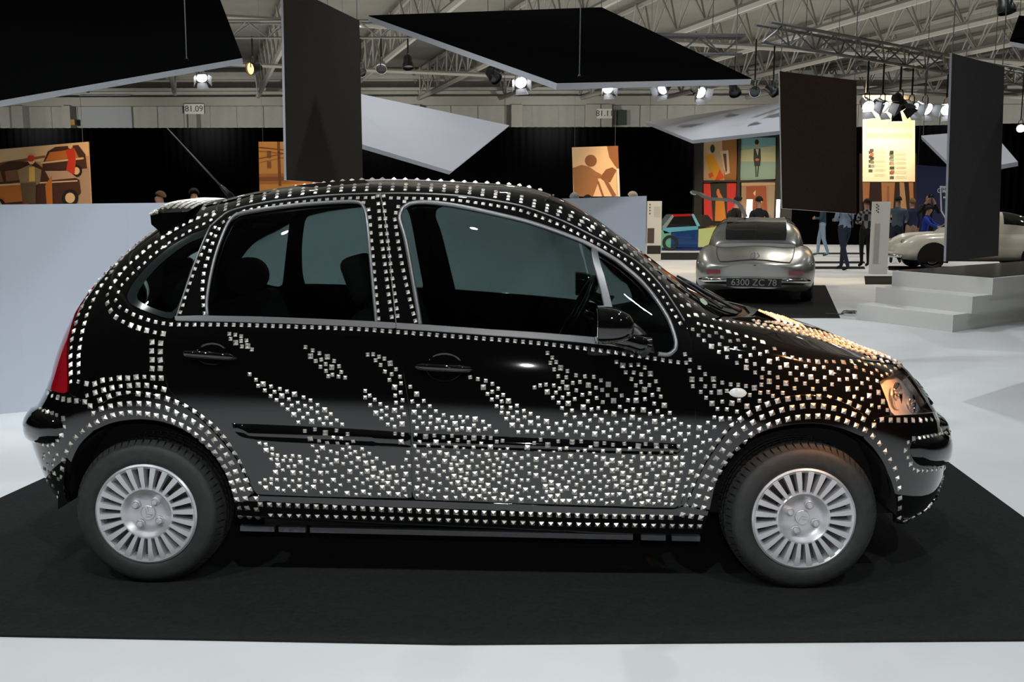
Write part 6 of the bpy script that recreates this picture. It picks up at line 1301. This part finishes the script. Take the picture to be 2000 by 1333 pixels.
    for sx in (-1, 1):     # eyes
        m = MB(); m.lathe([(0, -.004), (.009, 0), (0, .004)], 8, 'Y', (sx*.032*s, V[5][1]+.084*s, V[5][2]+.025*s)); m.build('eye', mat('eye_dark', (.02, .015, .012), .3), o, True)
    return o
# heads over the low wall
person(0, 0, 'visitor with short fair brown hair behind the low white wall', (.18, .18, .2), (.1, .1, .12), (.42, .32, .24), 1.73, 2.4, loc=tuple(dep(315, 400, 17.5)[:2])+(0,))
person(0, 0, 'dark haired visitor looking towards the camera over the low white wall', (.15, .15, .18), (.1, .1, .12), (.10, .08, .07), 1.78, PI+.3, loc=tuple(dep(380, 400, 17.5)[:2])+(0,))
person(0, 0, 'visitor whose dark hair just shows above the car roof', (.12, .12, .14), (.1, .1, .12), (.16, .12, .10), 1.78, 1.2, loc=tuple(dep(1032, 400, 16)[:2])+(0,))
person(0, 0, 'grey haired visitor below the sepia camera poster', (.25, .25, .27), (.1, .1, .12), (.62, .62, .60), 1.72, .4, loc=tuple(dep(1122, 400, 18.5)[:2])+(0,))
person(0, 0, 'dark haired visitor under the middle of the sepia camera poster', (.1, .1, .12), (.1, .1, .12), (.06, .05, .05), 1.70, -.5, loc=tuple(dep(1147, 400, 20)[:2])+(0,))
person(0, 0, 'pale haired visitor above the right end of the low wall', (.3, .3, .3), (.1, .1, .12), (.85, .78, .70), 1.74, 1.0, loc=tuple(dep(1236, 400, 18.5)[:2])+(0,))
# by the silver coupe
person(1425, 512, 'visitor in a black pullover bending by the raised wing door', (.05, .05, .055), (.07, .07, .08), (.05, .04, .04), 1.72, -1.2, 'fold', .05, lean=.25, loc=tuple(dep(1424, 480, 21.5)[:2])+(0,))
person(1480, 512, 'visitor in dark navy with close cropped hair in front of the framed pictures', (.07, .08, .14), (.07, .07, .09), (.10, .08, .07), 1.70, .3, loc=tuple(dep(1480, 480, 22.5)[:2])+(0,))
# right-hand group
person(1604, 501, 'visitor in a blue top and pale jeans half behind the reddish brown panel', (.16, .27, .33), (.52, .62, .74), h=1.76, face=1.2, arms='fold', stride=.16, shoes=(.15, .35, .3))
person(1646, 529, 'visitor in a light blue shirt with a shoulder strap and dark jeans', (.50, .58, .68), (.13, .17, .24), h=1.80, face=.5, arms='fold', stride=.20)
person(1688, 522, 'visitor in a grey blouse with dark spots, seen from behind', (.52, .54, .54), (.05, .05, .055), (.07, .05, .05), 1.66, .1, 'fold', .03, dots=(.14, .14, .15))
person(1748, 515, 'visitor in a grey shirt beside the white information slab, back to us', (.30, .36, .42), (.12, .15, .22), (.04, .04, .05), 1.74, -.4, 'reach', .06)
person(1776, 509, 'visitor in a dark blue jacket and beige trousers by the torsos poster', (.12, .14, .28), (.62, .52, .42), (.5, .36, .24), 1.70, .2, 'down', .05)
person(1806, 512, 'man in a black jacket holding up a camera before the navy banner', (.03, .03, .035), (.06, .06, .08), h=1.86, face=PI-.15, arms='camera', bald=True)
person(1803, 512, 'dark haired person in a bright blue top leaning over the white car', (.10, .22, .62), (.10, .15, .35), (.05, .05, .05), 1.50, -2.2, 'reach', .04, lean=.12, loc=tuple(dep(1803, 480, 25.0)[:2])+(0,))
pj = [o for o in bpy.data.objects if o.get('label', '').startswith('man in a black jacket')][0]
m = MB(); m.box((-.065, .22, 1.70), (.065, .29, 1.80)); pr = MB(); pr.lathe([(.035, 0), (.04, .05), (.03, .06), (0, .055)], 16, 'Y', (0, .29, 1.75)); m.add(pr.v, pr.f)
co = m.build('camera', PLAST); co.location = pj.location; co.rotation_euler = pj.rotation_euler; tag(co, 'small black camera held up by the man in the black jacket', 'camera')
sp_ = [o for o in bpy.data.objects if o.get('label', '').startswith('visitor in a light blue shirt')][0]
m = MB(); m.tube([(-.20, -.02, 1.46), (-.10, .135, 1.36), (.06, .16, 1.20), (.20, .10, 1.02), (.22, -.03, 1.0), (.08, -.15, 1.16), (-.10, -.14, 1.36), (-.20, -.02, 1.46)], .014, 6); m.build('shoulder_strap', LAMPB, sp_)
